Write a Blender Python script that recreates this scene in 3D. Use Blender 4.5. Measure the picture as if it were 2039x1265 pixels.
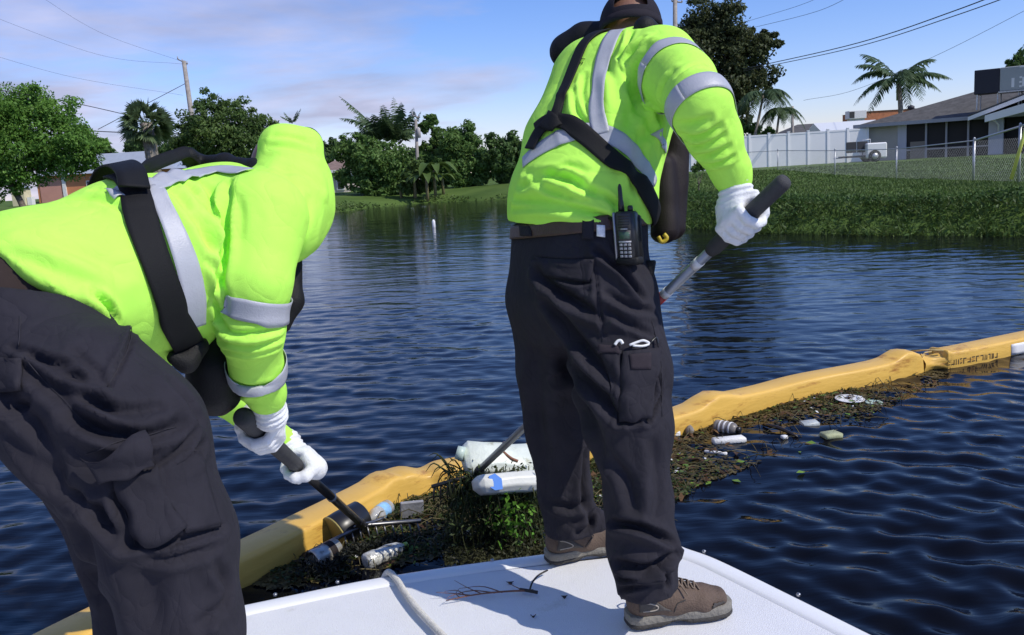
import bpy, bmesh, math, random
import numpy as np
from mathutils import Vector, Matrix
from mathutils.bvhtree import BVHTree

random.seed(7)
RNG = np.random.default_rng(11)
SC = bpy.context.scene
for o in list(bpy.data.objects):
    bpy.data.objects.remove(o)

# ------------------------------------------------------------------ camera, sky, sun, exposure
FPX, CU, CV = 1766.0, 1019.5, 632.5          # survey of the photograph: focal length and centre in its pixels
CAM_H = 1.52                                  # metres above the water
TH, RO = math.atan(292 / FPX), math.atan(0.06)
_R0 = np.array([1.0, 0, 0]); CF = np.array([0, math.cos(TH), -math.sin(TH)]); _U0 = np.array([0, math.sin(TH), math.cos(TH)])
CR = _R0 * math.cos(RO) - _U0 * math.sin(RO); CUP = _U0 * math.cos(RO) + _R0 * math.sin(RO)
CC = np.array([0, 0, CAM_H])

cam_data = bpy.data.cameras.new('camera'); cam = bpy.data.objects.new('camera', cam_data)
SC.collection.objects.link(cam); SC.camera = cam
cam_data.sensor_width = 36; cam_data.lens = 36 * FPX / 2039; cam_data.clip_end = 3000; cam_data.clip_start = 0.05
cam.matrix_world = Matrix(((CR[0], CUP[0], -CF[0], CC[0]), (CR[1], CUP[1], -CF[1], CC[1]), (CR[2], CUP[2], -CF[2], CC[2]), (0, 0, 0, 1)))

SUN_EL = math.radians(46); SH = np.array([-0.88, 0.475])          # SH: the way shadows fall on the ground
SUN_AZ = math.atan2(-SH[0], -SH[1])                               # compass direction of the sun from +Y towards +X
sun_data = bpy.data.lights.new('sun', 'SUN'); sun = bpy.data.objects.new('sun', sun_data); SC.collection.objects.link(sun)
sun_data.energy = 3.9; sun_data.angle = math.radians(0.5); sun_data.color = (1.0, 0.95, 0.86)
sd = Vector((SH[0] * math.cos(SUN_EL), SH[1] * math.cos(SUN_EL), -math.sin(SUN_EL)))
sun.rotation_euler = sd.to_track_quat('-Z', 'Y').to_euler()

world = bpy.data.worlds.new('World'); SC.world = world; world.use_nodes = True
def build_world():
    nt = world.node_tree; N = nt.nodes; L = nt.links; N.clear()
    out = N.new('ShaderNodeOutputWorld'); bg = N.new('ShaderNodeBackground'); bg.inputs['Strength'].default_value = 0.125
    sky = N.new('ShaderNodeTexSky'); sky.sky_type = 'NISHITA'; sky.sun_disc = False
    sky.sun_elevation = SUN_EL; sky.sun_rotation = SUN_AZ; sky.air_density = 1.0; sky.dust_density = 0.15; sky.ozone_density = 3.0
    tint = N.new('ShaderNodeMix'); tint.data_type = 'RGBA'; tint.blend_type = 'MULTIPLY'; tint.inputs[0].default_value = 1.0
    tint.inputs[7].default_value = (1.04, 0.98, 1.32, 1)
    hs = N.new('ShaderNodeHueSaturation'); hs.inputs['Saturation'].default_value = 1.22; L.new(sky.outputs[0], hs.inputs['Color']); L.new(hs.outputs[0], tint.inputs[6])
    # a thin layer of cloud at a constant height: direction projected on a plane overhead
    tc = N.new('ShaderNodeTexCoord'); sep = N.new('ShaderNodeSeparateXYZ'); L.new(tc.outputs['Generated'], sep.inputs[0])
    add = N.new('ShaderNodeMath'); add.operation = 'ADD'; add.inputs[1].default_value = 0.12; L.new(sep.outputs[2], add.inputs[0])
    mx = N.new('ShaderNodeMath'); mx.operation = 'MAXIMUM'; mx.inputs[1].default_value = 0.05; L.new(add.outputs[0], mx.inputs[0])
    dx = N.new('ShaderNodeMath'); dx.operation = 'DIVIDE'; L.new(sep.outputs[0], dx.inputs[0]); L.new(mx.outputs[0], dx.inputs[1])
    dy = N.new('ShaderNodeMath'); dy.operation = 'DIVIDE'; L.new(sep.outputs[1], dy.inputs[0]); L.new(mx.outputs[0], dy.inputs[1])
    comb = N.new('ShaderNodeCombineXYZ'); L.new(dx.outputs[0], comb.inputs[0]); L.new(dy.outputs[0], comb.inputs[1])
    mp = N.new('ShaderNodeMapping'); mp.inputs['Scale'].default_value = (0.75, 0.8, 1); mp.inputs['Location'].default_value = (2.3, 0.4, 0)
    L.new(comb.outputs[0], mp.inputs[0])
    n1 = N.new('ShaderNodeTexNoise'); n1.inputs['Scale'].default_value = 0.75; n1.inputs['Detail'].default_value = 7; n1.inputs['Roughness'].default_value = 0.56
    n1.inputs['Distortion'].default_value = 0.4
    L.new(mp.outputs[0], n1.inputs['Vector'])
    # the cloud bank lies to the west (towards -X)
    west = N.new('ShaderNodeMapRange'); west.inputs[1].default_value = 0.6; west.inputs[2].default_value = -2.2; west.inputs[3].default_value = -0.13; west.inputs[4].default_value = 0.19
    L.new(dx.outputs[0], west.inputs[0])
    s = N.new('ShaderNodeMath'); s.operation = 'ADD'; L.new(n1.outputs[0], s.inputs[0]); L.new(west.outputs[0], s.inputs[1])
    ramp = N.new('ShaderNodeValToRGB'); ramp.color_ramp.elements[0].position = 0.49; ramp.color_ramp.elements[1].position = 0.68
    ramp.color_ramp.elements[0].color = (0, 0, 0, 1); ramp.color_ramp.elements[1].color = (0.85, 0.85, 0.85, 1)
    L.new(s.outputs[0], ramp.inputs[0])
    n2 = N.new('ShaderNodeTexNoise'); n2.inputs['Scale'].default_value = 2.2; n2.inputs['Detail'].default_value = 5; L.new(mp.outputs[0], n2.inputs['Vector'])
    cc = N.new('ShaderNodeValToRGB'); cc.color_ramp.elements[0].position = 0.3; cc.color_ramp.elements[1].position = 0.7
    cc.color_ramp.elements[0].color = (3.1, 3.15, 4.4, 1); cc.color_ramp.elements[1].color = (5.5, 5.45, 7.2, 1)
    L.new(n2.outputs[0], cc.inputs[0])
    mix = N.new('ShaderNodeMix'); mix.data_type = 'RGBA'; L.new(ramp.outputs[0], mix.inputs[0]); L.new(tint.outputs[2], mix.inputs[6]); L.new(cc.outputs[0], mix.inputs[7])
    L.new(mix.outputs[2], bg.inputs[0]); L.new(bg.outputs[0], out.inputs[0])
build_world()
SC.view_settings.view_transform = 'Standard'; SC.view_settings.look = 'None'; SC.view_settings.gamma = 1; SC.view_settings.use_curve_mapping = False
SC.view_settings.exposure = 0.0

# ------------------------------------------------------------------ surveying helpers (a pixel of the photograph -> a point of the place)
def ray(u, v): return CF + (u - CU) / FPX * CR - (v - CV) / FPX * CUP
def PD(u, v, d): return CC + ray(u, v) * d
def PZ(u, v, z):
    q = ray(u, v); return CC + q * ((z - CAM_H) / q[2])
def nrm(a):
    a = np.asarray(a, float); return a / (np.linalg.norm(a) + 1e-12)
def smooth(a, b, x):
    t = np.clip((x - a) / (b - a), 0, 1); return t * t * (3 - 2 * t)

# ------------------------------------------------------------------ materials
MATS = {}
def mat(name, col, rough=0.6, metal=0.0, var=0.0, vscale=8.0, bump=0.0, bscale=60.0, col2=None, spec=0.5, stretch=None, island=0.0, sheen=0.0, trans=0.0, wear=None):
    if name in MATS: return MATS[name]
    m = bpy.data.materials.new(name); m.use_nodes = True; nt = m.node_tree; N = nt.nodes; L = nt.links
    b = N['Principled BSDF']; b.inputs['Base Color'].default_value = (*col, 1); b.inputs['Roughness'].default_value = rough
    b.inputs['Metallic'].default_value = metal; b.inputs['Specular IOR Level'].default_value = spec
    if sheen: b.inputs['Sheen Weight'].default_value = sheen
    if trans: b.inputs['Transmission Weight'].default_value = trans
    geo = N.new('ShaderNodeNewGeometry'); src = geo.outputs['Position']
    if stretch:
        mp = N.new('ShaderNodeMapping'); mp.inputs['Scale'].default_value = stretch; L.new(src, mp.inputs[0]); src = mp.outputs[0]
    c_out = None
    if var > 0 or col2 is not None:
        n = N.new('ShaderNodeTexNoise'); n.inputs['Scale'].default_value = vscale; n.inputs['Detail'].default_value = 6; n.inputs['Roughness'].default_value = 0.62
        L.new(src, n.inputs['Vector'])
        r = N.new('ShaderNodeValToRGB'); r.color_ramp.elements[0].position = 0.32; r.color_ramp.elements[1].position = 0.68
        lo = col if col2 is not None else tuple(c * (1 - var) for c in col); hi = col2 if col2 is not None else tuple(min(1, c * (1 + var)) for c in col)
        r.color_ramp.elements[0].color = (*lo, 1); r.color_ramp.elements[1].color = (*hi, 1)
        L.new(n.outputs[0], r.inputs[0]); c_out = r.outputs[0]
    if island > 0:
        mr = N.new('ShaderNodeMapRange'); mr.inputs[3].default_value = 1 - island; mr.inputs[4].default_value = 1 + island
        L.new(geo.outputs['Random Per Island'], mr.inputs[0])
        mm = N.new('ShaderNodeMix'); mm.data_type = 'RGBA'; mm.blend_type = 'MULTIPLY'; mm.inputs[0].default_value = 1
        if c_out is not None: L.new(c_out, mm.inputs[6])
        else: mm.inputs[6].default_value = (*col, 1)
        L.new(mr.outputs[0], mm.inputs[7]); c_out = mm.outputs[2]
    if wear:                                        # (colour, scale, threshold): stains and dirt with a shape of their own
        wn = N.new('ShaderNodeTexNoise'); wn.inputs['Scale'].default_value = wear[1]; wn.inputs['Detail'].default_value = 8; wn.inputs['Roughness'].default_value = 0.7; L.new(src, wn.inputs['Vector'])
        wr = N.new('ShaderNodeValToRGB'); wr.color_ramp.elements[0].position = wear[2]; wr.color_ramp.elements[1].position = wear[2] + 0.14
        wr.color_ramp.elements[0].color = (0, 0, 0, 1); wr.color_ramp.elements[1].color = (1, 1, 1, 1); L.new(wn.outputs[0], wr.inputs[0])
        wm = N.new('ShaderNodeMix'); wm.data_type = 'RGBA'; L.new(wr.outputs[0], wm.inputs[0])
        if c_out is not None: L.new(c_out, wm.inputs[6])
        else: wm.inputs[6].default_value = (*col, 1)
        wm.inputs[7].default_value = (*wear[0], 1); c_out = wm.outputs[2]
    if c_out is not None: L.new(c_out, b.inputs['Base Color'])
    if bump > 0:
        n = N.new('ShaderNodeTexNoise'); n.inputs['Scale'].default_value = bscale; n.inputs['Detail'].default_value = 5; L.new(src, n.inputs['Vector'])
        bp = N.new('ShaderNodeBump'); bp.inputs['Strength'].default_value = bump; bp.inputs['Distance'].default_value = 0.01
        L.new(n.outputs[0], bp.inputs['Height']); L.new(bp.outputs[0], b.inputs['Normal'])
    MATS[name] = m; return m
def leafmat(name, col, col2, trans=0.25, vscale=0.6, island=0.35, rough=0.55):
    m = mat(name, col, rough, 0, 0, vscale, col2=col2, island=island, spec=0.25)
    nt = m.node_tree; N = nt.nodes; L = nt.links; b = N['Principled BSDF']; out = [n for n in N if n.type == 'OUTPUT_MATERIAL'][0]
    t = N.new('ShaderNodeBsdfTranslucent'); mix = N.new('ShaderNodeMixShader'); mix.inputs[0].default_value = trans
    src = b.inputs['Base Color'].links[0].from_socket; L.new(src, t.inputs[0])
    L.new(b.outputs[0], mix.inputs[1]); L.new(t.outputs[0], mix.inputs[2]); L.new(mix.outputs[0], out.inputs[0]); return m

# ------------------------------------------------------------------ object helpers
ORG = {}
def thing(name, label, cat, loc, group=None):
    o = bpy.data.objects.new(name, None); SC.collection.objects.link(o); o.location = tuple(float(x) for x in loc); o.empty_display_size = 0.1
    o['label'] = label; o['category'] = cat
    if group: o['group'] = group
    ORG[o.name] = np.array(loc, float); return o
def link(name, V, Fc, m, parent=None, smooth_=True, label=None, cat=None, group=None, kind=None, loc=None):
    V = np.asarray(V, float).reshape(-1, 3)
    if parent is not None: org = ORG[parent.name]
    else:
        org = np.array(loc, float) if loc is not None else np.array([V[:, 0].mean(), V[:, 1].mean(), V[:, 2].min()])
    me = bpy.data.meshes.new(name)
    if isinstance(Fc, np.ndarray) and len(Fc):
        k = Fc.shape[1]; me.vertices.add(len(V)); me.vertices.foreach_set('co', (V - org).astype(np.float32).ravel())
        me.loops.add(Fc.size); me.loops.foreach_set('vertex_index', Fc.astype(np.int32).ravel())
        me.polygons.add(len(Fc)); me.polygons.foreach_set('loop_start', (np.arange(len(Fc)) * k).astype(np.int32))
        me.update(calc_edges=True)
    else:
        me.from_pydata((V - org).tolist(), [], [list(map(int, q)) for q in Fc]); me.update()
    me.validate()
    if smooth_: me.polygons.foreach_set('use_smooth', [True] * len(me.polygons))
    if m is not None:
        for q in (m if isinstance(m, (list, tuple)) else [m]): me.materials.append(q)
    o = bpy.data.objects.new(name, me); SC.collection.objects.link(o)
    if parent is not None: o.parent = parent
    else: o.location = org
    ORG[o.name] = org
    if label: o['label'] = label
    if cat: o['category'] = cat
    if group: o['group'] = group
    if kind: o['kind'] = kind
    return o

class MB:                                         # collects simple shapes into ONE mesh
    def __init__(s): s.v = []; s.f = []; s.n = 0
    def add(s, V, Fc):
        V = np.asarray(V, float); s.v.append(V); s.f += [[int(i) + s.n for i in q] for q in Fc]; s.n += len(V); return s
    def box(s, c, half, X=(1, 0, 0), Y=(0, 1, 0), Z=(0, 0, 1), bev=0.0):
        c = np.asarray(c, float); X, Y, Z = (np.asarray(q, float) for q in (X, Y, Z)); a, b, h = half
        if bev > 0:
            e = bev; P = []
            for sx in (-1, 1):
                for sy in (-1, 1):
                    for sz in (-1, 1):
                        P += [(sx * a, sy * (b - e), sz * (h - e)), (sx * (a - e), sy * b, sz * (h - e)), (sx * (a - e), sy * (b - e), sz * h)]
            bm = bmesh.new()
            for p in P: bm.verts.new(p)
            r = bmesh.ops.convex_hull(bm, input=bm.verts); bm.verts.index_update()
            V = [c + X * q.co.x + Y * q.co.y + Z * q.co.z for q in bm.verts]; Fc = [[w.index for w in q.verts] for q in bm.faces]; bm.free()
            return s.add(V, Fc)
        V = [c + X * (a * i) + Y * (b * j) + Z * (h * k) for i in (-1, 1) for j in (-1, 1) for k in (-1, 1)]
        return s.add(V, [(0, 1, 3, 2), (4, 6, 7, 5), (0, 4, 5, 1), (2, 3, 7, 6), (0, 2, 6, 4), (1, 5, 7, 3)])
    def tube(s, pts, r, n=8, cap=True):
        pts = [np.asarray(p, float) for p in pts]; k = len(pts); rr = r if hasattr(r, '__len__') else [r] * k
        V = []; up = None
        for i, p in enumerate(pts):
            t = nrm(pts[min(i + 1, k - 1)] - pts[max(i - 1, 0)])
            if up is None: up = np.cross(t, (0.31, 0.2, 0.93)); up = nrm(up) if np.linalg.norm(up) > 1e-3 else nrm(np.cross(t, (1, 0, 0)))
            up = nrm(up - t * (up @ t)); w = np.cross(t, up)
            for j in range(n):
                a = 2 * math.pi * j / n; V.append(p + rr[i] * (math.cos(a) * up + math.sin(a) * w))
        Fc = [(i * n + j, i * n + (j + 1) % n, (i + 1) * n + (j + 1) % n, (i + 1) * n + j) for i in range(k - 1) for j in range(n)]
        if cap: Fc += [tuple(range(n - 1, -1, -1)), tuple(range((k - 1) * n, k * n))]
        return s.add(V, Fc)
    def lathe(s, base, ax, prof, n=20):            # prof: (distance along the axis, radius)
        base = np.asarray(base, float); ax = nrm(ax); u = np.cross(ax, (.31, .2, .93)); u = nrm(u) if np.linalg.norm(u) > .05 else nrm(np.cross(ax, (1, 0, 0))); w = np.cross(ax, u); k = len(prof)
        V = [base + ax * h + max(r, 1e-4) * (math.cos(2 * math.pi * j / n) * u + math.sin(2 * math.pi * j / n) * w) for h, r in prof for j in range(n)]
        Fc = [(i * n + j, i * n + (j + 1) % n, (i + 1) * n + (j + 1) % n, (i + 1) * n + j) for i in range(k - 1) for j in range(n)] + [tuple(range(n - 1, -1, -1)), tuple(range((k - 1) * n, k * n))]
        return s.add(V, Fc)
    def poly(s, pts, ext):                         # polygon extruded by the vector ext
        P = [np.asarray(p, float) for p in pts]; n = len(P); ext = np.asarray(ext, float)
        return s.add(P + [p + ext for p in P], [tuple(range(n - 1, -1, -1)), tuple(range(n, 2 * n))] + [(i, (i + 1) % n, n + (i + 1) % n, n + i) for i in range(n)])
    def build(s, name, m, parent=None, **k): return link(name, np.vstack(s.v), s.f, m, parent, **k)

def spline(pts, n):                                # Catmull-Rom through points
    P = np.array(pts, float)
    if len(P) < 3: return np.array([P[0] + (P[-1] - P[0]) * t for t in np.linspace(0, 1, n)])
    P = np.vstack([2 * P[0] - P[1], P, 2 * P[-1] - P[-2]]); out = []; m = len(P) - 3
    for x in np.linspace(0, m - 1e-6, n):
        i = int(x); t = x - i; a, b, c, d = P[i:i + 4]
        out.append(0.5 * (2 * b + (c - a) * t + (2 * a - 5 * b + 4 * c - d) * t * t + (3 * b - a - 3 * c + d) * t ** 3))
    return np.array(out)

def sines(P, seed, scale, n=10):                   # smooth pseudo noise in about -1..1
    r = np.random.default_rng(seed); s = 0
    for _ in range(n):
        k = nrm(r.normal(size=3)) * scale * r.uniform(0.6, 1.7); s = s + np.sin(P @ k + r.uniform(0, 6.28) + 1.3 * np.sin(P @ (nrm(r.normal(size=3)) * scale * 0.6)))
    return s / n * 1.6

# ------------------------------------------------------------------ modelling with distance fields (bodies, clothes, boots)
class Field:
    def __init__(s, k=0.04): s.p = []; s.k = k
    def rc(s, a, b, ra, rb=None, k=None):
        a = np.asarray(a, float); b = np.asarray(b, float); rb = ra if rb is None else rb; ab = b - a; l2 = ab @ ab + 1e-12
        def f(P, g=0.0):
            t = np.clip((P - a) @ ab / l2, 0, 1); q = P - a - t[:, None] * ab
            return np.sqrt((q * q).sum(1)) - (ra + (rb - ra) * t - g)
        s.p.append((f, s.k if k is None else k, np.minimum(a, b) - max(ra, rb), np.maximum(a, b) + max(ra, rb))); return s
    def chain(s, pts, rr, k=None):
        for i in range(len(pts) - 1): s.rc(pts[i], pts[i + 1], rr[i], rr[i + 1], k)
        return s
    def ec(s, a, b, W, A, B, k=None):              # elliptical cone; A, B: (half width along W, half thickness) at each end
        a = np.asarray(a, float); b = np.asarray(b, float); ab = b - a; L = np.linalg.norm(ab); ax = ab / L
        w = nrm(np.asarray(W, float) - ax * (np.asarray(W, float) @ ax)); n = np.cross(ax, w)
        def f(P, g=0.0):
            q = P - a; h = q @ ax; t = np.clip(h / L, 0, 1); e = h - t * L; x = q @ w; y = q @ n
            ra = A[0] + (B[0] - A[0]) * t - g; rb = A[1] + (B[1] - A[1]) * t - g; rc_ = np.minimum(ra, rb)
            k0 = np.sqrt((x / ra) ** 2 + (y / rb) ** 2 + (e / rc_) ** 2) + 1e-9; k1 = np.sqrt((x / ra ** 2) ** 2 + (y / rb ** 2) ** 2 + (e / rc_ ** 2) ** 2) + 1e-9
            return np.where(k1 < 1e-6, -rc_, k0 * (k0 - 1) / k1)
        m = max(A + B); s.p.append((f, s.k if k is None else k, np.minimum(a, b) - m, np.maximum(a, b) + m)); return s
    def cut(s, pt, n):                             # trims everything added so far
        pt = np.asarray(pt, float); n = nrm(n); s.p.append((lambda P, g=0.0: (P - pt) @ n, None, None, None)); return s
    def ev(s, P, g=0.0):
        d = None
        for f, k, _, _ in s.p:
            e = f(P, g) if g else f(P)
            if d is None: d = e
            elif k is None: d = np.maximum(d, e)
            else:
                h = np.clip(0.5 + 0.5 * (d - e) / k, 0, 1); d = d + (e - d) * h - k * h * (1 - h)
        return d
    def mesh(s, vox, g=0.0, pad=0.03):
        lo = np.min([q[2] for q in s.p if q[1] is not None], 0) - pad; hi = np.max([q[3] for q in s.p if q[1] is not None], 0) + pad
        C = 4; nb = np.ceil((hi - lo) / (vox * C)).astype(int); n = nb * C + 1
        ax = [lo[i] + vox * np.arange(n[i]) for i in range(3)]
        cx = [lo[i] + vox * (C * np.arange(nb[i]) + C / 2) for i in range(3)]
        G = np.stack(np.meshgrid(*cx, indexing='ij'), -1).reshape(-1, 3); dc = s.ev(G, g).reshape(nb)
        near = np.abs(dc) < vox * C * 1.9 + 0.02
        vol = np.repeat(np.repeat(np.repeat(np.where(dc < 0, -1.0, 1.0), C, 0), C, 1), C, 2); vol = np.pad(vol, ((0, 1),) * 3, mode='edge')
        msk = np.repeat(np.repeat(np.repeat(near, C, 0), C, 1), C, 2); msk = np.pad(msk, ((0, 1),) * 3, mode='edge')
        m2 = msk.copy(); m2[1:] |= msk[:-1]; m2[:, 1:] |= msk[:, :-1]; m2[:, :, 1:] |= msk[:, :, :-1]
        I = np.argwhere(m2); P = np.stack([ax[0][I[:, 0]], ax[1][I[:, 1]], ax[2][I[:, 2]]], -1)
        vol[I[:, 0], I[:, 1], I[:, 2]] = s.ev(P, g)
        vol = np.pad(vol, 1, constant_values=1.0); return surface_nets(vol, lo - vox, vox)
def surface_nets(vol, org, vox):
    S = vol < 0; nx, ny, nz = (q - 1 for q in vol.shape)
    cnt = np.zeros((nx, ny, nz), np.int8)
    corners = [(i, j, k) for i in (0, 1) for j in (0, 1) for k in (0, 1)]
    for i, j, k in corners: cnt += S[i:i + nx, j:j + ny, k:k + nz]
    act = (cnt > 0) & (cnt < 8); I = np.argwhere(act); idx = -np.ones((nx, ny, nz), np.int64); idx[act] = np.arange(len(I))
    cv = {c: vol[I[:, 0] + c[0], I[:, 1] + c[1], I[:, 2] + c[2]] for c in corners}
    acc = np.zeros((len(I), 3)); num = np.zeros(len(I))
    for a in corners:
        for d in range(3):
            if a[d] == 0:
                b = list(a); b[d] = 1; b = tuple(b); va, vb = cv[a], cv[b]; x = (va < 0) != (vb < 0)
                t = np.where(x, va / np.where(x, va - vb, 1), 0); p = np.array(a, float)[None] + 0 * acc; p[:, d] += t
                acc[x] += p[x]; num[x] += 1
    V = org + vox * (I + acc / num[:, None]); Fs = []
    for d in range(3):
        e = [0, 0, 0]; e[d] = 1; a = S[:S.shape[0] - e[0], :S.shape[1] - e[1], :S.shape[2] - e[2]]; b = S[e[0]:, e[1]:, e[2]:]
        u, w = (d + 1) % 3, (d + 2) % 3
        for flip, x in ((0, a & ~b), (1, ~a & b)):
            J = np.argwhere(x); ok = (J[:, u] > 0) & (J[:, w] > 0) & (J[:, u] < (nx, ny, nz)[u]) & (J[:, w] < (nx, ny, nz)[w]); J = J[ok]
            du = np.zeros(3, int); du[u] = 1; dw = np.zeros(3, int); dw[w] = 1
            q = [J - du - dw, J - dw, J, J - du]
            if flip: q = q[::-1]
            Fs.append(np.stack([idx[c[:, 0], c[:, 1], c[:, 2]] for c in q], -1))
    return V, np.vstack(Fs)
def vnormals(V, Fq):
    n = np.cross(V[Fq[:, 2]] - V[Fq[:, 0]], V[Fq[:, 3]] - V[Fq[:, 1]]); N = np.zeros_like(V)
    for i in range(4): np.add.at(N, Fq[:, i], n)
    return N / (np.linalg.norm(N, axis=1, keepdims=True) + 1e-12)
def relax(V, Fq, it=2, a=0.5):
    for _ in range(it):
        S = np.zeros_like(V); c = np.zeros(len(V))
        for i in range(4):
            for j in ((i + 1) % 4, (i - 1) % 4): np.add.at(S, Fq[:, i], V[Fq[:, j]]); np.add.at(c, Fq[:, i], 1)
        V = V + a * (S / np.maximum(c, 1)[:, None] - V)
    return V
def bvh_of(V, Fq): return BVHTree.FromPolygons([tuple(v) for v in V], [tuple(int(i) for i in f) for f in Fq])
def hit(bv, u, v):
    d = Vector(ray(u, v)).normalized(); p, n, _, _ = bv.ray_cast(Vector(CC), d)
    if p is None:
        best = None
        for t in np.linspace(1.2, 3.2, 60):
            q = PD(u, v, t); r = bv.find_nearest(Vector(q))
            if best is None or r[3] < best[3]: best = r
        p, n = best[0], best[1]
    return np.array(p), np.array(n)
def fold(V, Fq, bv, creases, noise=(0.0, 20.0), seed=1):
    """cloth folds: each crease is (points seen in the photo, depth, width); the surface sinks along it and rises beside it"""
    N = vnormals(V, Fq); D = np.zeros(len(V))
    if noise[0]:
        D += noise[0] * sines(V, seed, noise[1]) + 0.45 * noise[0] * sines(V, seed + 5, noise[1] * 2.3)
    for pts, dep, wid in creases:
        W = np.array([hit(bv, *p)[0] if len(p) == 2 else np.array(p) for p in spline3(pts)])
        lo, hi = W.min(0) - 5 * wid, W.max(0) + 5 * wid; S = np.where(((V > lo) & (V < hi)).all(1))[0]
        if not len(S): continue
        Q = V[S]; best = np.full(len(S), 9.0); tt = np.zeros(len(S)); side = np.zeros(len(S))
        for i in range(len(W) - 1):
            a, ab = W[i], W[i + 1] - W[i]; t = np.clip((Q - a) @ ab / (ab @ ab + 1e-12), 0, 1); q = Q - a - t[:, None] * ab; d = np.sqrt((q * q).sum(1)); m = d < best
            best[m] = d[m]; tt[m] = ((i + t) / (len(W) - 1))[m]; side[m] = (q * np.cross(ab, N[S])).sum(1)[m]
        env = np.sqrt(np.clip(np.sin(np.pi * np.clip(0.06 + 0.88 * tt, 0, 1)), 0, 1)); x = best / wid; sg = np.sign(side)
        D[S] += dep * env * (-np.exp(-x * x) + (0.75 + 0.35 * sg) * np.exp(-((x - 1.9) / 1.1) ** 2))
    return V + N * D[:, None]
def spline3(pts):
    if len(pts[0]) == 2: return spline([(p[0], p[1], 0) for p in pts], 4 * len(pts))[:, :2]
    return spline(pts, 4 * len(pts))
def ribbon(bv, path, width, off=0.003, thick=0.002, n=40, across=7, wscale=None):
    """a strip of cloth that lies on the surface bv; path: photo pixels or world points"""
    pts = [hit(bv, *p)[0] if len(p) == 2 else np.array(p, float) for p in path]; P = spline(pts, n); closed = np.linalg.norm(P[0] - P[-1]) < 1e-4; G = np.zeros((n, across, 3)); Nn = np.zeros((n, across, 3)); V = []
    for i, p in enumerate(P):
        t = nrm(P[min(i + 1, n - 1)] - P[max(i - 1, 0)]) if not closed else nrm(P[(i + 1) % (n - 1)] - P[(i - 1) % (n - 1)]); q, nn, _, _ = bv.find_nearest(Vector(p)); nn = np.array(nn); q = np.array(q); w = nrm(np.cross(t, nn)); ww = width * (wscale(i / (n - 1)) if wscale else 1)
        for j in range(across):
            s = (j / (across - 1) - 0.5) * ww; c, cn, _, _ = bv.find_nearest(Vector(q + w * s)); G[i, j] = np.array(c); Nn[i, j] = np.array(cn)
    G0 = G.copy()
    for _ in range(8):
        for A in (G, Nn):
            if closed:
                B = A[:-1]; A[:-1] = .5 * B + .25 * (np.roll(B, 1, 0) + np.roll(B, -1, 0)); A[-1] = A[0]
            else: A[1:-1] = .5 * A[1:-1] + .25 * (A[2:] + A[:-2])
    Nn /= np.linalg.norm(Nn, axis=2, keepdims=True) + 1e-9; lift = np.maximum(0, ((G0 - G) * Nn).sum(2)).max(1, keepdims=True) * .8
    lift = np.minimum(lift, .007 if closed else .015)
    for i in range(n): V.append(([G[i, j] + Nn[i, j] * (off + lift[i, 0]) for j in range(across)], nrm(Nn[i].mean(0))))
    return strip(V, thick)
def strip(rows, thick):
    n = len(rows); a = len(rows[0][0]); top = np.array([r for r, _ in rows]); nor = np.array([q for _, q in rows])[:, None, :]
    top_out = top + nor * thick * 0.5; bot = top - nor * thick * 0.5; V = np.vstack([top_out.reshape(-1, 3), bot.reshape(-1, 3)]); M = n * a; Fc = []
    for i in range(n - 1):
        for j in range(a - 1):
            p = i * a + j; Fc += [(p, p + 1, p + a + 1, p + a), (M + p + a, M + p + a + 1, M + p + 1, M + p)]
        for j in (0, a - 1):
            p = i * a + j; Fc.append((p, p + a, M + p + a, M + p) if j == 0 else (p + a, p, M + p, M + p + a))
    for i in (0, n - 1):
        for j in range(a - 1):
            p = i * a + j; Fc.append((p + 1, p, M + p, M + p + 1) if i == 0 else (p, p + 1, M + p + 1, M + p))
    return V, Fc
def ring_path(bv, c, axis, r=0.6, n=26, a0=0.0, a1=2 * math.pi, start=None):
    """points round a limb or trunk where the plane through c across the axis meets it, shot from outside"""
    axis = nrm(axis); x = nrm(np.cross(axis, start if start is not None else (0.3, 0.2, 0.9))); y = np.cross(axis, x); out = []
    for a in np.linspace(a0, a1, n):
        d = math.cos(a) * x + math.sin(a) * y; p, _, _, _ = bv.ray_cast(Vector(c), Vector(d), r)
        if p is None: continue
        out.append(np.array(p))
    Q = np.array(out)
    if len(Q) > 6 and abs(a1 - a0) > 6:
        Q = Q[:-1]
        for _ in range(3): Q = .5 * Q + .25 * (np.roll(Q, 1, 0) + np.roll(Q, -1, 0))
        Q = np.vstack([Q, Q[:1]])
    return list(Q)
def patch(bv, quad, off, thick, nu=10, nv=10, sag=0.0):
    """a flat pocket, flap or label on the surface: quad = four photo pixels (top left, top right, bottom right, bottom left)"""
    q = np.array(quad, float); P = np.zeros((nv, nu, 3)); Nn = np.zeros((nv, nu, 3))
    for i in range(nv):
        s = i / (nv - 1)
        for j in range(nu):
            t = j / (nu - 1); uv = (1 - s) * ((1 - t) * q[0] + t * q[1]) + s * ((1 - t) * q[3] + t * q[2]); P[i, j], Nn[i, j] = hit(bv, *uv)
    P0 = P.copy()
    for _ in range(6):
        for A in (P, Nn):
            A[1:-1] = .5 * A[1:-1] + .25 * (A[2:] + A[:-2]); A[:, 1:-1] = .5 * A[:, 1:-1] + .25 * (A[:, 2:] + A[:, :-2])
    Nn /= np.linalg.norm(Nn, axis=2, keepdims=True); lift = np.maximum(0, ((P0 - P) * Nn).sum(2)) * .7; rows = []
    for i in range(nv):
        s = i / (nv - 1); row = [P[i, j] + Nn[i, j] * (off + lift[i, j] + sag * math.sin(math.pi * j / (nu - 1)) * s) for j in range(nu)]; rows.append((row, nrm(Nn[i].mean(0))))
    return strip(rows, thick)

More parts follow.
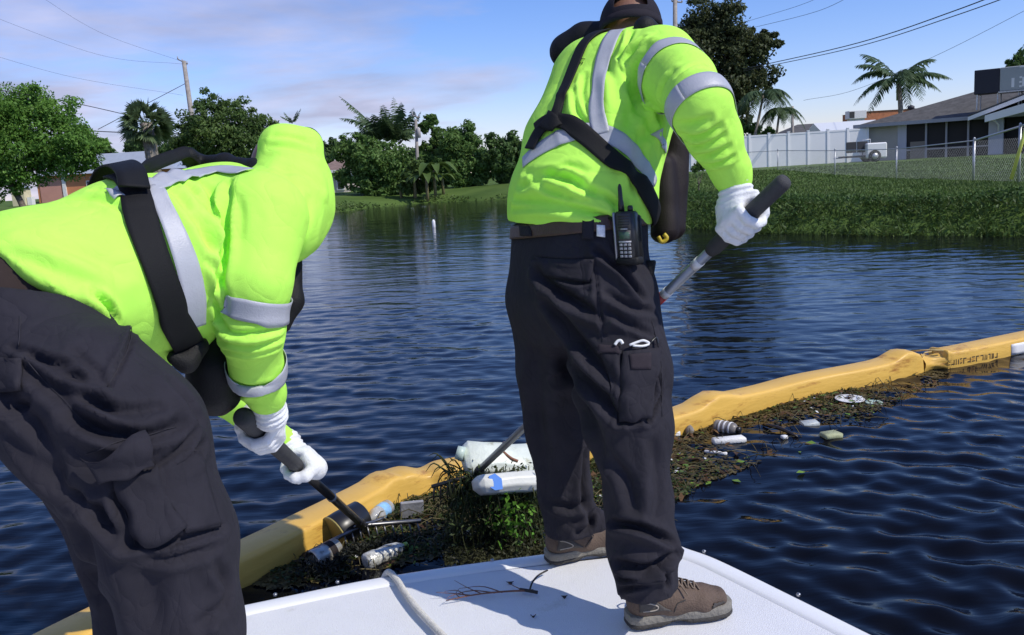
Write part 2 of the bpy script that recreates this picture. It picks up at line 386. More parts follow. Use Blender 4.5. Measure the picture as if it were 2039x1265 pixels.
# ------------------------------------------------------------------ the setting: water, ground, banks
SHORE = np.array([(-160, 95), (-70, 62), (-45, 54), (-28, 51), (-17, 45), (-9, 43.2), (-8.0, 45.5), (-7.6, 48), (-5, 51.0), (-2, 49.6), (0.7, 47.7), (2.0, 43), (3.0, 37.7), (3.7, 27.7), (4.2, 21.0), (4.9, 18.2), (6.4, 16.2), (8.3, 14.3), (11, 12.6), (16, 10), (30, 3), (60, -12), (120, -40)], float)
_POLY = np.vstack([SHORE, [(900, -40), (900, 900), (-900, 900), (-900, 95)]])
def shore_dist(x, y):
    P = np.stack([x, y], -1); d = np.full(len(P), 1e9)
    for a, b in zip(SHORE[:-1], SHORE[1:]):
        ab = b - a; t = np.clip((P - a) @ ab / (ab @ ab), 0, 1); d = np.minimum(d, np.sqrt(((P - a - t[:, None] * ab) ** 2).sum(1)))
    ins = np.zeros(len(P), bool); n = len(_POLY)
    for i in range(n):
        a, b = _POLY[i], _POLY[(i + 1) % n]
        if a[1] == b[1]: continue
        c = ((a[1] > P[:, 1]) != (b[1] > P[:, 1])) & (P[:, 0] < (b[0] - a[0]) * (P[:, 1] - a[1]) / (b[1] - a[1]) + a[0]); ins ^= c
    return np.where(ins, d, -d)
def land_z(x, y):
    x = np.atleast_1d(np.asarray(x, float)); y = np.atleast_1d(np.asarray(y, float)); t = shore_dist(x, y)
    right = 0.45 * smooth(0, 0.9, t) + 0.36 * smooth(30, 49, y + 0 * x)
    left = 0.25 * smooth(-0.2, 1.0, t) + 0.42 * smooth(0.6, 7, t) + 0.8 * smooth(8, 45, t)
    w = smooth(-3, 4, x); z = left * (1 - w) + right * w + 0.02 * np.sin(x * 1.7 + np.sin(y)) * np.sin(y * 1.3) * smooth(0.5, 3, t)
    return np.where(t < 0, -0.6 * smooth(0, 1.5, -t), z)
def gpt(u, v, z0=0.8):                              # the ground point seen at a pixel (two fixed-point steps)
    p = PZ(u, v, z0)
    for _ in range(4): p = PZ(u, v, float(land_z(p[0], p[1])[0]))
    return p
def ground_at(x, y): return np.array([x, y, float(land_z(x, y)[0])])
def build_ground():
    xs = np.concatenate([-np.geomspace(60, 900, 14)[::-1], np.arange(-58, 58.1, 0.7), np.geomspace(60, 900, 14)])
    ys = np.concatenate([[-60, -30, -10], np.arange(0, 70, 0.55), np.geomspace(71, 900, 22)])
    X, Y = np.meshgrid(xs, ys, indexing='ij'); V = np.stack([X.ravel(), Y.ravel(), land_z(X.ravel(), Y.ravel())], -1)
    ny = len(ys); I = np.arange((len(xs) - 1) * ny).reshape(-1, ny)[:, :-1].ravel(); Fc = np.stack([I, I + ny, I + ny + 1, I + 1], -1)
    m = mat('lawn', (0.060, 0.105, 0.022), 0.9, 0, 0, 0.35, 0.6, 14.0, col2=(0.105, 0.165, 0.038), spec=0.1, wear=((0.10, 0.095, 0.045), 0.22, 0.60))
    link('ground', V, Fc, m, kind='structure', loc=(0, 0, 0))
build_ground()

WV = []
_r = np.random.default_rng(5)
for lam, amp, ang, sp, k in ((0.95, 0.0030, 62, 14, 5), (0.5, 0.0024, 70, 22, 7), (0.30, 0.0030, 62, 40, 8), (0.21, 0.0022, 66, 75, 14), (0.13, 0.0013, 75, 95, 14), (1.9, 0.005, 58, 14, 3)):
    for _ in range(k):
        a = math.radians(ang + _r.normal() * sp); l = lam * _r.uniform(0.75, 1.3); WV.append((2 * math.pi / l * math.cos(a), 2 * math.pi / l * math.sin(a), _r.uniform(0, 6.28), amp * _r.uniform(0.6, 1.2), l))
def wave_z(x, y):
    x = np.asarray(x, float); y = np.asarray(y, float); r = np.hypot(x, y); z = 0
    gust = 0.30 + 0.15 * np.sin(x * 0.55 + 1.2 * np.sin(y * 0.4)) * np.sin(y * 0.5 + 0.8)
    lee = 1.0 + 1.15 * smooth(0.2, 1.4, x - 0.25 * (y - 2.5)) * smooth(9, 5, y)           # choppier off the starboard bow
    for kx, ky, ph, a, l in WV: z = z + a * np.sin(kx * x + ky * y + ph + 0.5 * np.sin(0.9 * x - 0.7 * y)) * smooth(l * 95, l * 30, r) * (lee if l < 0.28 else lee ** -.15)
    return z * gust
def build_water():
    rr = np.concatenate([[0.0], np.geomspace(0.9, 34, 620), np.geomspace(34.6, 800, 50)]); fine = np.radians(np.linspace(-40, 40, 340)); coarse = np.radians(np.linspace(40, 320, 58))[1:-1]
    th = np.concatenate([fine, coarse]); n = len(th); R_, T_ = np.meshgrid(rr, th, indexing='ij'); X = R_ * np.sin(T_); Y = R_ * np.cos(T_)
    Z = wave_z(X, Y); V = np.stack([X, Y, Z], -1).reshape(-1, 3); I = np.arange(len(rr) - 1)[:, None] * n; J = np.arange(n)[None]; J2 = (J + 1) % n
    Fc = np.stack([I + J, I + n + J, I + n + J2, I + J2], -1).reshape(-1, 4)[:, ::-1]
    m = bpy.data.materials.new('canal_water'); m.use_nodes = True; nt = m.node_tree; N = nt.nodes; L = nt.links; b = N['Principled BSDF']
    b.inputs['Base Color'].default_value = (0.0040, 0.0042, 0.0060, 1); b.inputs['Roughness'].default_value = 0.06; b.inputs['IOR'].default_value = 1.21
    geo = N.new('ShaderNodeNewGeometry'); mp = N.new('ShaderNodeMapping'); mp.inputs['Rotation'].default_value = (0, 0, math.radians(20)); mp.inputs['Scale'].default_value = (0.32, 1.35, 1); L.new(geo.outputs['Position'], mp.inputs[0])
    n1 = N.new('ShaderNodeTexNoise'); n1.inputs['Scale'].default_value = 5.0; n1.inputs['Detail'].default_value = 4; L.new(mp.outputs[0], n1.inputs['Vector'])
    n2 = N.new('ShaderNodeTexNoise'); n2.inputs['Scale'].default_value = 1.1; n2.inputs['Detail'].default_value = 3; L.new(mp.outputs[0], n2.inputs['Vector'])
    b1 = N.new('ShaderNodeBump'); b1.inputs['Strength'].default_value = 0.24; b1.inputs['Distance'].default_value = 0.03; L.new(n1.outputs[0], b1.inputs['Height'])
    b2 = N.new('ShaderNodeBump'); b2.inputs['Strength'].default_value = 0.13; b2.inputs['Distance'].default_value = 0.12; L.new(n2.outputs[0], b2.inputs['Height']); L.new(b1.outputs[0], b2.inputs['Normal'])
    L.new(b2.outputs[0], b.inputs['Normal'])
    link('water', V, Fc, m, kind='structure', loc=(0, 0, 0))
build_water()

def leaf_cloud(C, size, rng, up=0.35, aspect=0.6, nrm_bias=None):
    """leaf-sized faces (a bent pair of triangles each) at points C"""
    n = len(C); N = rng.normal(size=(n, 3)); N /= np.linalg.norm(N, axis=1, keepdims=True); N[:, 2] += up
    if nrm_bias is not None: N = N + nrm_bias
    N /= np.linalg.norm(N, axis=1, keepdims=True); A = np.cross(N, rng.normal(size=(n, 3))); A /= np.linalg.norm(A, axis=1, keepdims=True) + 1e-9; B = np.cross(N, A)
    s = size * rng.uniform(0.6, 1.35, size=(n, 1)); t = s * aspect
    V = np.stack([C - A * s, C - B * t * 0.8 + N * s * 0.15, C + A * s, C + B * t * 0.8 + N * s * 0.15], 1).reshape(-1, 3); return V, np.arange(4 * n).reshape(-1, 4)
GREENS = {
    'bright': leafmat('leaf_bright', (0.080, 0.190, 0.030), (0.190, 0.35, 0.065), 0.4),
    'mid': leafmat('leaf_mid', (0.075, 0.155, 0.034), (0.165, 0.27, 0.070), 0.4),
    'dark': leafmat('leaf_dark', (0.055, 0.115, 0.032), (0.125, 0.205, 0.058), 0.4),
    'russet': leafmat('leaf_russet', (0.044, 0.064, 0.024), (0.098, 0.115, 0.044), 0.3),
    'olive': leafmat('leaf_olive', (0.062, 0.118, 0.030), (0.145, 0.220, 0.058), 0.38),
    'bank': leafmat('leaf_bank', (0.036, 0.078, 0.016), (0.085, 0.150, 0.034), 0.3, 1.2),
    'grass': leafmat('leaf_grass', (0.060, 0.105, 0.022), (0.115, 0.17, 0.042), 0.25, 0.8),
    'palm': leafmat('leaf_palm', (0.048, 0.086, 0.034), (0.100, 0.155, 0.066), 0.35, 0.8),
    'sabal': leafmat('leaf_sabal', (0.075, 0.120, 0.050), (0.140, 0.200, 0.090), 0.35, 0.8),
    'wet': leafmat('leaf_wet', (0.020, 0.034, 0.010), (0.055, 0.075, 0.018), 0.2, 6.0),
}
def build_bank_weeds():
    rng = np.random.default_rng(3); n = 200000; i0 = 11
    x = rng.uniform(-12, 18, n); y = rng.uniform(9, 56, n); t = shore_dist(x, y); near = ((t > -0.25) & (t < 2.2) & (x > 2.6) & (y < 40))
    x, y, t = x[near], y[near], t[near]; z0 = land_z(x, y)
    dens = 0.5 + 0.5 * sines(np.stack([x, y, 0 * x], -1), 2, 1.6); k = rng.uniform(size=len(x)) < 0.45 + 0.5 * dens; x, y, t, z0, dens = x[k], y[k], t[k], z0[k], dens[k]
    h = (0.07 + 0.24 * dens) * smooth(-0.3, 0.4, t) * smooth(2.1, 0.6, t); z = np.maximum(z0, -0.02) + 0.03 + rng.uniform(0, 1, len(x)) ** 0.6 * h
    reps = 5; C = np.stack([np.tile(x, reps) + rng.normal(0, .09, len(x) * reps), np.tile(y, reps) + rng.normal(0, .09, len(x) * reps), np.tile(z, reps) + rng.normal(0, .05, len(x) * reps)], -1)
    C = C[rng.permutation(len(C))[:80000]]
    V, Fc = leaf_cloud(C, 0.044, rng, 0.5, 0.5); link('bank_weeds', V, Fc, GREENS['bank'], kind='stuff')
    k = rng.choice(len(x), 26000); b = np.stack([x[k], y[k], np.maximum(z0[k], 0)], -1) + rng.normal(0, .08, (26000, 3)) * (1, 1, 0); m = len(b); a = rng.uniform(0, 6.28, m); w = .010 * np.stack([np.cos(a), np.sin(a), 0 * a], -1); hh = rng.uniform(.05, .24, m) * smooth(2.3, .5, t[k]); bend = np.stack([rng.normal(0, .10, m), rng.normal(-.05, .10, m), hh], -1)
    V = np.stack([b - w, b + w, b + bend * (.5, .5, .6) + w * .7, b + bend], 1).reshape(-1, 3); link('bank_grass', V, np.arange(4 * m).reshape(-1, 4), GREENS['grass'], kind='stuff', smooth_=False)
    # lawn blades: clumps on the near lawn
    n = 150000; x = rng.uniform(3.5, 24, n); y = rng.uniform(12, 46, n); t = shore_dist(x, y); k = (t > 1.0) & (x < 1.0 + y * 0.62) & (rng.uniform(size=n) < np.clip(20 / y, 0, 1) ** 1.5); x, y = x[k], y[k]
    b = np.stack([x, y, land_z(x, y)], -1); m = len(b); a = rng.uniform(0, 6.28, m); w = 0.012 * np.stack([np.cos(a), np.sin(a), 0 * a], -1) * (y[:, None] / 16); tip = b + np.stack([rng.normal(0, .03, m), rng.normal(0, .03, m), rng.uniform(.03, .085, m)], -1)
    V = np.stack([b - w, b + w, tip], 1).reshape(-1, 3); link('grass', V, np.arange(3 * m).reshape(-1, 3), GREENS['grass'], kind='stuff', smooth_=False)
    # tufts and scrub along the far waterline
    n = 60000; x = rng.uniform(-36, 3.5, n); y = rng.uniform(38, 62, n); t = shore_dist(x, y); k = (t > -0.2) & (t < 0.35 + 0.45 * np.sin(x * 1.3)) & (x < 3.0); x, y, t = x[k], y[k], t[k]
    hh = 0.06 + 0.22 * (0.5 + 0.5 * sines(np.stack([x, y, 0 * x], -1), 9, 0.9)); C = np.stack([x, y, np.maximum(land_z(x, y), 0) + rng.uniform(0, 1, len(x)) * hh], -1)[:7000]
    V, Fc = leaf_cloud(C, 0.09, rng, 0.4, 0.5); link('shore_scrub', V, Fc, GREENS['grass'], kind='stuff')
build_bank_weeds()

# ------------------------------------------------------------------ boat
DZ = 0.35
M_DECK = mat('gelcoat_nonskid', (0.74, 0.74, 0.75), 0.55, 0, 0.03, 5.0, 0.35, 420.0, wear=((0.585, 0.565, 0.525), 5.5, 0.60))
M_GEL = mat('gelcoat', (0.80, 0.80, 0.80), 0.28, 0, 0.02, 3.0, wear=((0.62, 0.60, 0.55), 4.0, 0.7))
def build_boat():
    px = [(150, 1265), (470, 1201), (770, 1141), (1090, 1096), (1290, 1074), (1348, 1076), (1372, 1086), (1440, 1111), (1600, 1188), (1760, 1266)]
    edge = [PZ(u, v, DZ)[:2] for u, v in px]; edge = np.array(edge); edge = spline(np.c_[edge, np.zeros(len(edge))], 70)[:, :2]
    a, b = edge[0], edge[-1]; edge = np.vstack([[-3.1, 1.05], [-2.6, 1.55], [-1.9, 1.98], edge, [1.02, 1.6], [1.25, 0.9], [1.36, 0.0], [1.38, -2.5], [-3.1, -2.5]])
    def inset(P, d):
        n = len(P); out = []
        for i in range(n):
            t = nrm(P[(i + 1) % n] - P[i - 1]); out.append(P[i] + d * np.array([t[1], -t[0]]))
        return np.array(out)
    root = thing('boat', 'flat white fibreglass boat deck that both workers stand on', 'boat', (0, 1.0, -0.2))
    loops = [(-0.012, -0.30), (0.0, 0.26), (0.0, DZ - 0.026), (0.006, DZ - 0.012), (0.018, DZ - 0.003), (0.03, DZ), (0.066, DZ), (0.074, DZ - 0.003), (0.080, DZ - 0.008)]
    V = []; n = len(edge)
    for d, z in loops: V += [(p[0], p[1], z) for p in inset(edge, d)]
    Fc = [(k * n + i, k * n + (i + 1) % n, (k + 1) * n + (i + 1) % n, (k + 1) * n + i) for k in range(len(loops) - 1) for i in range(n)]
    Fc = [f[::-1] for f in Fc]; link('hull', V, Fc, M_GEL, root)
    P = inset(edge, 0.0795); bm = bmesh.new(); vs = [bm.verts.new((p[0], p[1], DZ - 0.0065)) for p in P]; f = bm.faces.new(vs); bmesh.ops.triangulate(bm, faces=[f]); bm.verts.index_update()
    V = [v.co[:] for v in bm.verts]; Fc = [[w.index for w in q.verts] for q in bm.faces]; bm.free()
    d = link('deck', V, Fc, M_DECK, root, smooth_=False)
    if d.data.polygons[0].normal.z < 0: d.data.flip_normals()
    ms = mat('screw_steel', (0.35, 0.35, 0.36), 0.35, 0.9)
    for u, v in ((548, 1184), (672, 1159), (980, 1116), (1402, 1098), (1590, 1184)):        # rub-rail screws along the bow edge
        p = PZ(u, v, DZ); MB().lathe(p - (0, 0, 0.004), (0, 0, 1), [(0, .006), (.006, .006), (.008, .004), (.009, 0)], 10).build('screw', ms, root)
build_boat()

# ------------------------------------------------------------------ floating boom
M_BOOM = mat('boom_vinyl', (0.71, 0.43, 0.085), 0.42, 0, 0.10, 3.0, 0.25, 22.0, wear=((0.36, 0.15, 0.030), 9.0, 0.56), spec=0.4, stretch=(.45, .45, 2.2))
M_INK = mat('stencil_ink', (0.05, 0.03, 0.015), 0.7)
BOOM = [(1265, 20), ]
def boom_mesh(path, humps, closed_end=None, seed=1):
    """rounded box section swept along path (centre line on the water), humps: (arc fraction, height gain, width in fraction, twist)"""
    P = spline(np.array(path), 150); n = len(P); sec = []
    prof = [(-.086, -.06), (-.090, .02), (-.091, .098), (-.086, .110), (-.074, .1145), (0, .119), (.066, .115), (.079, .112), (.086, .105), (.088, .094), (.0925, .045), (.091, .0), (.086, -.07)]
    for i, p in enumerate(P):
        f = i / (n - 1); t = nrm(P[min(i + 1, n - 1)] - P[max(i - 1, 0)]); s = np.array([t[1], -t[0], 0])       # s: towards the boat
        g = 0; w = 1.0
        for c, h, ww, wn in humps:
            e = math.exp(-((f - c) / ww) ** 2); g += h * e; w *= 1 - wn * e
        row = []
        for j, (a, b) in enumerate(prof):
            q = np.array([f * 9, a * 30, b * 30]); dn = 0.0028 * sines(q[None], seed + 3, 1.2)[0] + 0.0016 * sines(q[None] * (9, 1, 1), seed + 4, 1.5)[0] + sum(.004 * math.exp(-((f - c) / (ww * 2.2)) ** 2) * math.sin((f - c) / ww * 5 + b * 40) for c, h, ww, wn in humps if h > .02)
            lift = g * max(0, b) / .119; row.append(p + s * (a * w + dn) + np.array([0, 0, b + lift + dn * 0.8]))
        sec.append(row)
    V = np.array(sec).reshape(-1, 3); k = len(prof); Fc = [(i * k + j, i * k + j + 1, (i + 1) * k + j + 1, (i + 1) * k + j) for i in range(n - 1) for j in range(k - 1)]
    Fc += [tuple(range(k)), tuple(range(n * k - 1, (n - 1) * k - 1, -1))]
    return V, Fc, P
def build_boom():
    back = [PZ(u, v, .117) for u, v in ((-60, 1325), (60, 1262), (202, 1193), (330, 1135), (465, 1077), (620, 1004), (745, 945), (830, 921), (905, 908), (1050, 880), (1190, 848), (1340, 808), (1545, 752), (1690, 724), (1815, 698))]
    bk = np.array(back); ctr = []
    for i in range(len(bk)):
        t = nrm(bk[min(i + 1, len(bk) - 1)] - bk[max(i - 1, 0)]); ctr.append(np.array([bk[i][0] + t[1] * .085, bk[i][1] - t[0] * .085, 0]))
    ctr = np.array(ctr)
    V, Fc, P = boom_mesh(ctr, [(0.425, .022, .012, .05), (0.455, .012, .02, .0), (0.50, -.02, .02, .15), (0.805, .050, .009, .12), (0.825, .012, .02, .04), (0.835, -.012, .02, .0), (0.975, .050, .012, .10), (0.998, -.06, .006, .6)], seed=4)
    root = thing('floating_boom', 'long yellow boom section curving across the water behind both workers', 'floating barrier', ctr[len(ctr) // 2], 'yellow boom sections')
    link('float_cover', V, Fc, M_BOOM, root)
    # the next section, laced on at the joint
    b2 = [PZ(u, v, .117) for u, v in ((1846, 694), (1900, 685), (2039, 657), (2200, 625), (2500, 568))]; bk = np.array(b2); c2 = []
    for i in range(len(bk)):
        t = nrm(bk[min(i + 1, len(bk) - 1)] - bk[max(i - 1, 0)]); c2.append(np.array([bk[i][0] + t[1] * .085, bk[i][1] - t[0] * .085, 0]))
    V2, F2, P2 = boom_mesh(c2, [(0.0, -.035, .008, .5), (0.03, .012, .02, .05)], seed=9)
    r2 = thing('floating_boom', 'yellow boom section with dark stencilled print and white patch at its waterline', 'floating barrier', c2[1], 'yellow boom sections')
    link('float_cover', V2, F2, M_BOOM, r2)
    j0, j1 = P[-2] + np.array([0, 0, .03]), P2[1] + np.array([0, 0, .03]); m = MB()
    for k in range(6):
        z = np.array([0, 0, -.03 + .025 * k]); s = nrm(np.cross(j1 - j0, (0, 0, 1))) * (.05 * (-1) ** k); m.tube([j0 + z + s, (j0 + j1) / 2 + z * 1.1 - s * .4, j1 + z - s], .006, 6)
    m.build('lacing_rope', mat('boom_rope', (.42, .30, .12), .8, 0, .3, 60), r2)
    V, Fc = [], []; nr, na = 15, 22                    # the gathered cloth of the joint
    for i in range(nr):
        t = i / (nr - 1); c = P[-1] + (P2[0] - P[-1]) * (t * 1.7 - .35) + (0, 0, .035); d = nrm(P2[0] - P[-1]); sd_ = nrm(np.cross(d, (0, 0, 1)))
        for j in range(na):
            a = 2 * math.pi * j / na; k = (.72 + .38 * abs(2 * t - 1) ** 1.5) * (1 + .10 * math.sin(7 * a + 5 * t) + .06 * math.sin(13 * a - 9 * t)); V.append(c + sd_ * (math.cos(a) * .082 * k) + np.array([0, 0, math.sin(a) * .072 * k]))
    Fc = [(i * na + j, i * na + (j + 1) % na, (i + 1) * na + (j + 1) % na, (i + 1) * na + j) for i in range(nr - 1) for j in range(na)]; link('joint_sleeve', V, Fc, M_BOOM, r2)
    # stencilled print (worn, unreadable strokes) low on the face of the second section, and a white patch
    bv = BVHTree.FromPolygons([tuple(v) for v in V2], [tuple(f) for f in F2]); rng = random.Random(3); u = 1888.0; ink = MB()
    def strokeq(u0, v0, u1, v1, u2, v2, u3, v3):
        q = []
        for a, b in ((u0, v0), (u1, v1), (u2, v2), (u3, v3)):
            p, nn = hit(bv, a, b); q.append(p + nn * .002)
        ink.add(q, [(0, 1, 2, 3)])
    while u < 1986:
        w = rng.choice([4, 5, 6]); vb = 727 - (u - 1888) * .165
        for kind in rng.sample(range(4), 2):
            if kind == 0: strokeq(u, vb - 9, u + 1.5, vb - 9, u + 1.5, vb + 2, u, vb + 2)
            if kind == 1: strokeq(u, vb - 9, u + w, vb - 10, u + w, vb - 8, u, vb - 7)
            if kind == 2: strokeq(u + w - 1.5, vb - 9, u + w, vb - 9, u + w, vb + 1, u + w - 1.5, vb + 1)
            if kind == 3: strokeq(u, vb - 1, u + w, vb - 2, u + w, vb, u, vb + 1)
        u += w + 2.5
    ink.build('stencil_print', M_INK, r2, smooth_=False, kind='stuff')
    V3, F3 = patch(bv, [(2013, 686), (2075, 674), (2075, 697), (2013, 708)], .003, .002, 6, 5); link('white_patch', V3, F3, mat('white_patch', (.75, .74, .72), .5), r2)
    return P
BOOMP = build_boom()

# ------------------------------------------------------------------ trees and plants
M_BARK = mat('bark', (0.13, 0.105, 0.08), 0.9, 0, 0.4, 6.0, 0.8, 18.0)
M_PALMBARK = mat('palm_bark', (0.22, 0.19, 0.155), 0.9, 0, 0.35, 5.0, 0.6, 14.0)
def dist_for(u, v, h=None):                         # distance along the view at which a ground pixel lies
    p = gpt(u, v); return float((p - CC) @ CF)
def tree(name, label, base, d, lobes, n, m, leaf, seed, trunk_r=0.16, group='trees round the canal', trunk_uv=None, lean=0.0, gap=0.3, fill=0.75):
    """lobes: (u, v, radius in photo pixels) read off the crown's outline, put at distance d and rounded in depth"""
    rng = np.random.default_rng(seed); b3 = PD(base, 340, d); g = ground_at(b3[0], b3[1]); root = thing(name, label, 'tree', g, group); px = d / FPX
    cs, rs = [], []
    for u, v, r in lobes:
        cs.append(PD(u, v, d + rng.uniform(-.5, .5) * r * px)); rs.append(r * px)
    cs, rs = np.array(cs), np.array(rs)
    # clumps: each lobe carries many smaller clumps on its surface, so the outline is uneven and sky shows through
    vol = rs ** 2; pts = []; nb = []
    for c, r, w in zip(cs, rs, vol / vol.sum()):
        q = max(8, int(26 * (r / rs.max()) ** 2 * (len(rs) ** 0.2))); dirs = rng.normal(size=(q, 3)); dirs /= np.linalg.norm(dirs, axis=1, keepdims=True); cc = c + dirs * r * rng.uniform(0.5, 0.98, (q, 1)) * np.array([1, .9, 1]); cr = r * rng.uniform(0.16, 0.36, q)
        k = max(6, int(n * w / q))
        for a, rr in zip(cc, cr):
            e = rng.normal(size=(k, 3)); e /= np.linalg.norm(e, axis=1, keepdims=True); rad = rr * rng.uniform(0.2, 1, (k, 1)) ** 0.5; pts.append(a + e * rad * np.array([1.1, 1.1, .8])); nb.append(0.8 * e + 0.5 * (a - c) / r)
        kk = int(n * w * fill * 0.5); e = rng.normal(size=(kk, 3)); e /= np.linalg.norm(e, axis=1, keepdims=True); pts.append(c + e * r * rng.uniform(0.1, 0.8, (kk, 1))); nb.append(0.4 * e)
    C = np.vstack(pts); V, Fc = leaf_cloud(C, leaf, rng, 0.25, 0.62, np.vstack(nb)); link('crown', V, Fc, m, root)
    mb = MB(); top = cs[np.argmax(rs)]; fork = g + (top - g) * 0.42; fork[:2] = g[:2] + (top[:2] - g[:2]) * 0.3
    mb.tube(spline([g - (0, 0, .2), g + (fork - g) * .5 + rng.normal(0, .05, 3), fork], 6), [trunk_r * 1.35, trunk_r * 1.05, trunk_r, trunk_r * .95, trunk_r * .9, trunk_r * .85], 8)
    for c, r in sorted(zip(cs.tolist(), rs.tolist()), key=lambda q: -q[1])[:7]:
        c = np.array(c); mb.tube(spline([fork - (0, 0, .1), fork + (c - fork) * .5 + rng.normal(0, .12, 3), c + rng.normal(0, .1, 3)], 6), np.linspace(trunk_r * .6, trunk_r * .12, 6), 6)
    mb.build('trunk', M_BARK, root); return root
def frond(base, dirh, length, rise, droop, nleaf, leaf, rng, rib=0.012, wind=None):
    """a feather palm leaf: arching rib with leaflets on both sides"""
    dirh = nrm(dirh); pts = []
    for t in np.linspace(0, 1, 9):
        p = base + dirh * length * t * (1 - .12 * t) + np.array([0, 0, length * (rise * t - droop * t * t)])
        if wind is not None: p = p + np.array(wind) * t * t * length
        pts.append(p)
    P = np.array(pts); mb = MB(); mb.tube(P, np.linspace(rib * 1.6, rib * .4, 9), 4)
    S = spline(P, nleaf)
    for i, p in enumerate(S):
        t = i / (nleaf - 1)
        if t < .12: continue
        tg = nrm(S[min(i + 1, nleaf - 1)] - S[max(i - 1, 0)]); sd_ = nrm(np.cross(tg, (0, 0, 1))); L = leaf * math.sin(math.pi * min(1, .18 + t * .80)) ** .7 * rng.uniform(.8, 1.15)
        for s in (-1, 1):
            o = nrm(sd_ * s + tg * .55 + np.array([0, 0, rng.uniform(-.75, -.1)])); w = tg * L * .115; q = p + o * L * .55 + np.array([0, 0, -.05 * L]); e = p + o * L + np.array([0, 0, -.28 * L])
            if wind is not None: e = e + np.array(wind) * L * .5; q = q + np.array(wind) * L * .2
            mb.add([p - w * .6, p + w * .6, q + w, q - w, e], [(0, 1, 2, 3), (3, 2, 4)])
    return mb
def feather_palm(name, label, base, d, top, height_px, nf, flen, seed, trunk_r, wind=None, rise=(.1, .95), droop=(.5, .95), leaf=.6, mm='palm', shaft=None, group='palms beyond the canal', nleaf=32):
    rng = np.random.default_rng(seed); b3 = PD(base, 340, d); g = ground_at(b3[0], b3[1]); tp = PD(top[0], top[1], d); root = thing(name, label, 'palm tree', g, group)
    mid = g + (tp - g) * .5 + np.array([.06, 0, 0]); S = spline([g - (0, 0, .2), mid, tp], 8); MB().tube(S, np.linspace(trunk_r * 1.2, trunk_r * .85, 8), 10).build('trunk', M_PALMBARK, root)
    if shaft: MB().tube([tp - (0, 0, shaft), tp, tp + (0, 0, .25)], [trunk_r * .95, trunk_r * 1.05, trunk_r * .4], 10).build('crownshaft', mat('crownshaft', (.13, .20, .07), .5, 0, .2, 3), root)
    for k in range(nf):
        a = 2 * math.pi * (k * .382 + rng.uniform(-.04, .04)); r = rng.uniform(*rise); dr = rng.uniform(*droop)
        frond(tp + (0, 0, .1), (math.cos(a), math.sin(a), 0), flen * rng.uniform(.85, 1.1), r, dr, nleaf, leaf, rng, .018, wind).build('frond', GREENS[mm], root, smooth_=False)
    return root
def fan_palm(name, label, base, d, top, r_m, seed, trunk_r, group='palms beyond the canal'):
    rng = np.random.default_rng(seed); b3 = PD(base, 340, d); g = ground_at(b3[0], b3[1]); tp = PD(top[0], top[1], d); root = thing(name, label, 'palm tree', g, group)
    mb = MB(); mb.tube([g - (0, 0, .2), g + (tp - g) * .5, tp], [trunk_r * .9, trunk_r, trunk_r * .95], 12)
    mb.build('trunk', M_PALMBARK, root); bt = MB(); ax = nrm(tp - g); ln = np.linalg.norm(tp - g)
    for k in range(90):                               # old leaf bases criss-crossing the trunk
        a = k * 2.4; h = ln * (.25 + .75 * k / 90); o = np.array([math.cos(a), math.sin(a), 0]); c = g + ax * h + o * trunk_r * .95; s = np.cross(o, (0, 0, 1)) * .05
        bt.add([c - s, c + s, c + o * .10 + s * .5 + (0, 0, .22), c + o * .10 - s * .5 + (0, 0, .22)], [(0, 1, 2, 3)])
    bt.build('leaf_base', M_PALMBARK, root, smooth_=False, kind='stuff')
    for k in range(46):
        a = k * 2.39996; el = math.asin(np.clip(1 - 1.62 * (k + .5) / 46, -1, 1)); dr = np.array([math.cos(a) * math.cos(el), math.sin(a) * math.cos(el), math.sin(el)]); pe = r_m * .5; c = tp + dr * pe + (0, 0, -.08 * r_m * math.cos(el))
        m = MB(); m.tube([tp, (tp + c) / 2 + (0, 0, .05), c], [.02, .015, .012], 4); s = nrm(np.cross(dr, (0.1, 0.05, 1))); up = nrm(np.cross(s, dr)); fi = rng.uniform(-1.4, 1.4); s, up = s * math.cos(fi) + up * math.sin(fi), up * math.cos(fi) - s * math.sin(fi)
        for q in np.linspace(-1.15, 1.15, 15):
            o = dr * math.cos(q) + s * math.sin(q); L = r_m * .55 * rng.uniform(.85, 1.1); w = nrm(np.cross(o, up)) * L * .085; tip = c + o * L + np.array([0, 0, -.16 * L]); md = c + o * L * .5
            m.add([c - w * .3, c + w * .3, md + w, md - w, tip], [(0, 1, 2, 3), (3, 2, 4)])
        m.build('frond', GREENS['sabal'], root, smooth_=False)
    return root
def banana_plant(name, label, base, d, h, seed, group='broad leaved plants on the far bank'):
    rng = np.random.default_rng(seed); b3 = PD(base[0], base[1], d); g = ground_at(b3[0], b3[1]); root = thing(name, label, 'plant', g, group)
    MB().tube([g - (0, 0, .1), g + (0, 0, h * .5), g + (0, 0, h * .62)], [.10, .08, .05], 8).build('stem', mat('banana_stem', (.20, .17, .08), .7, 0, .3, 6), root)
    for k in range(9):
        a = k * 2.4 + rng.uniform(-.2, .2); o = np.array([math.cos(a), math.sin(a), 0]); L = h * rng.uniform(.55, .8); s = np.cross(o, (0, 0, 1)); V = []; st = 8
        for i in range(st):
            t = i / (st - 1); p = g + np.array([0, 0, h * .6]) + o * L * t * .8 + np.array([0, 0, L * (.9 * t - 1.05 * t * t)]); w = L * .15 * math.sin(math.pi * min(1, .1 + .9 * t)) ** .6 * (1 if i < st - 1 else .1); V += [p - s * w + (0, 0, w * .25), p - (0, 0, .02), p + s * w + (0, 0, w * .25)]
        Fc = [(i * 3 + j, i * 3 + j + 1, i * 3 + j + 4, i * 3 + j + 3) for i in range(st - 1) for j in range(2)]
        link('leaf', V, Fc, GREENS['grass'], root)
    return root

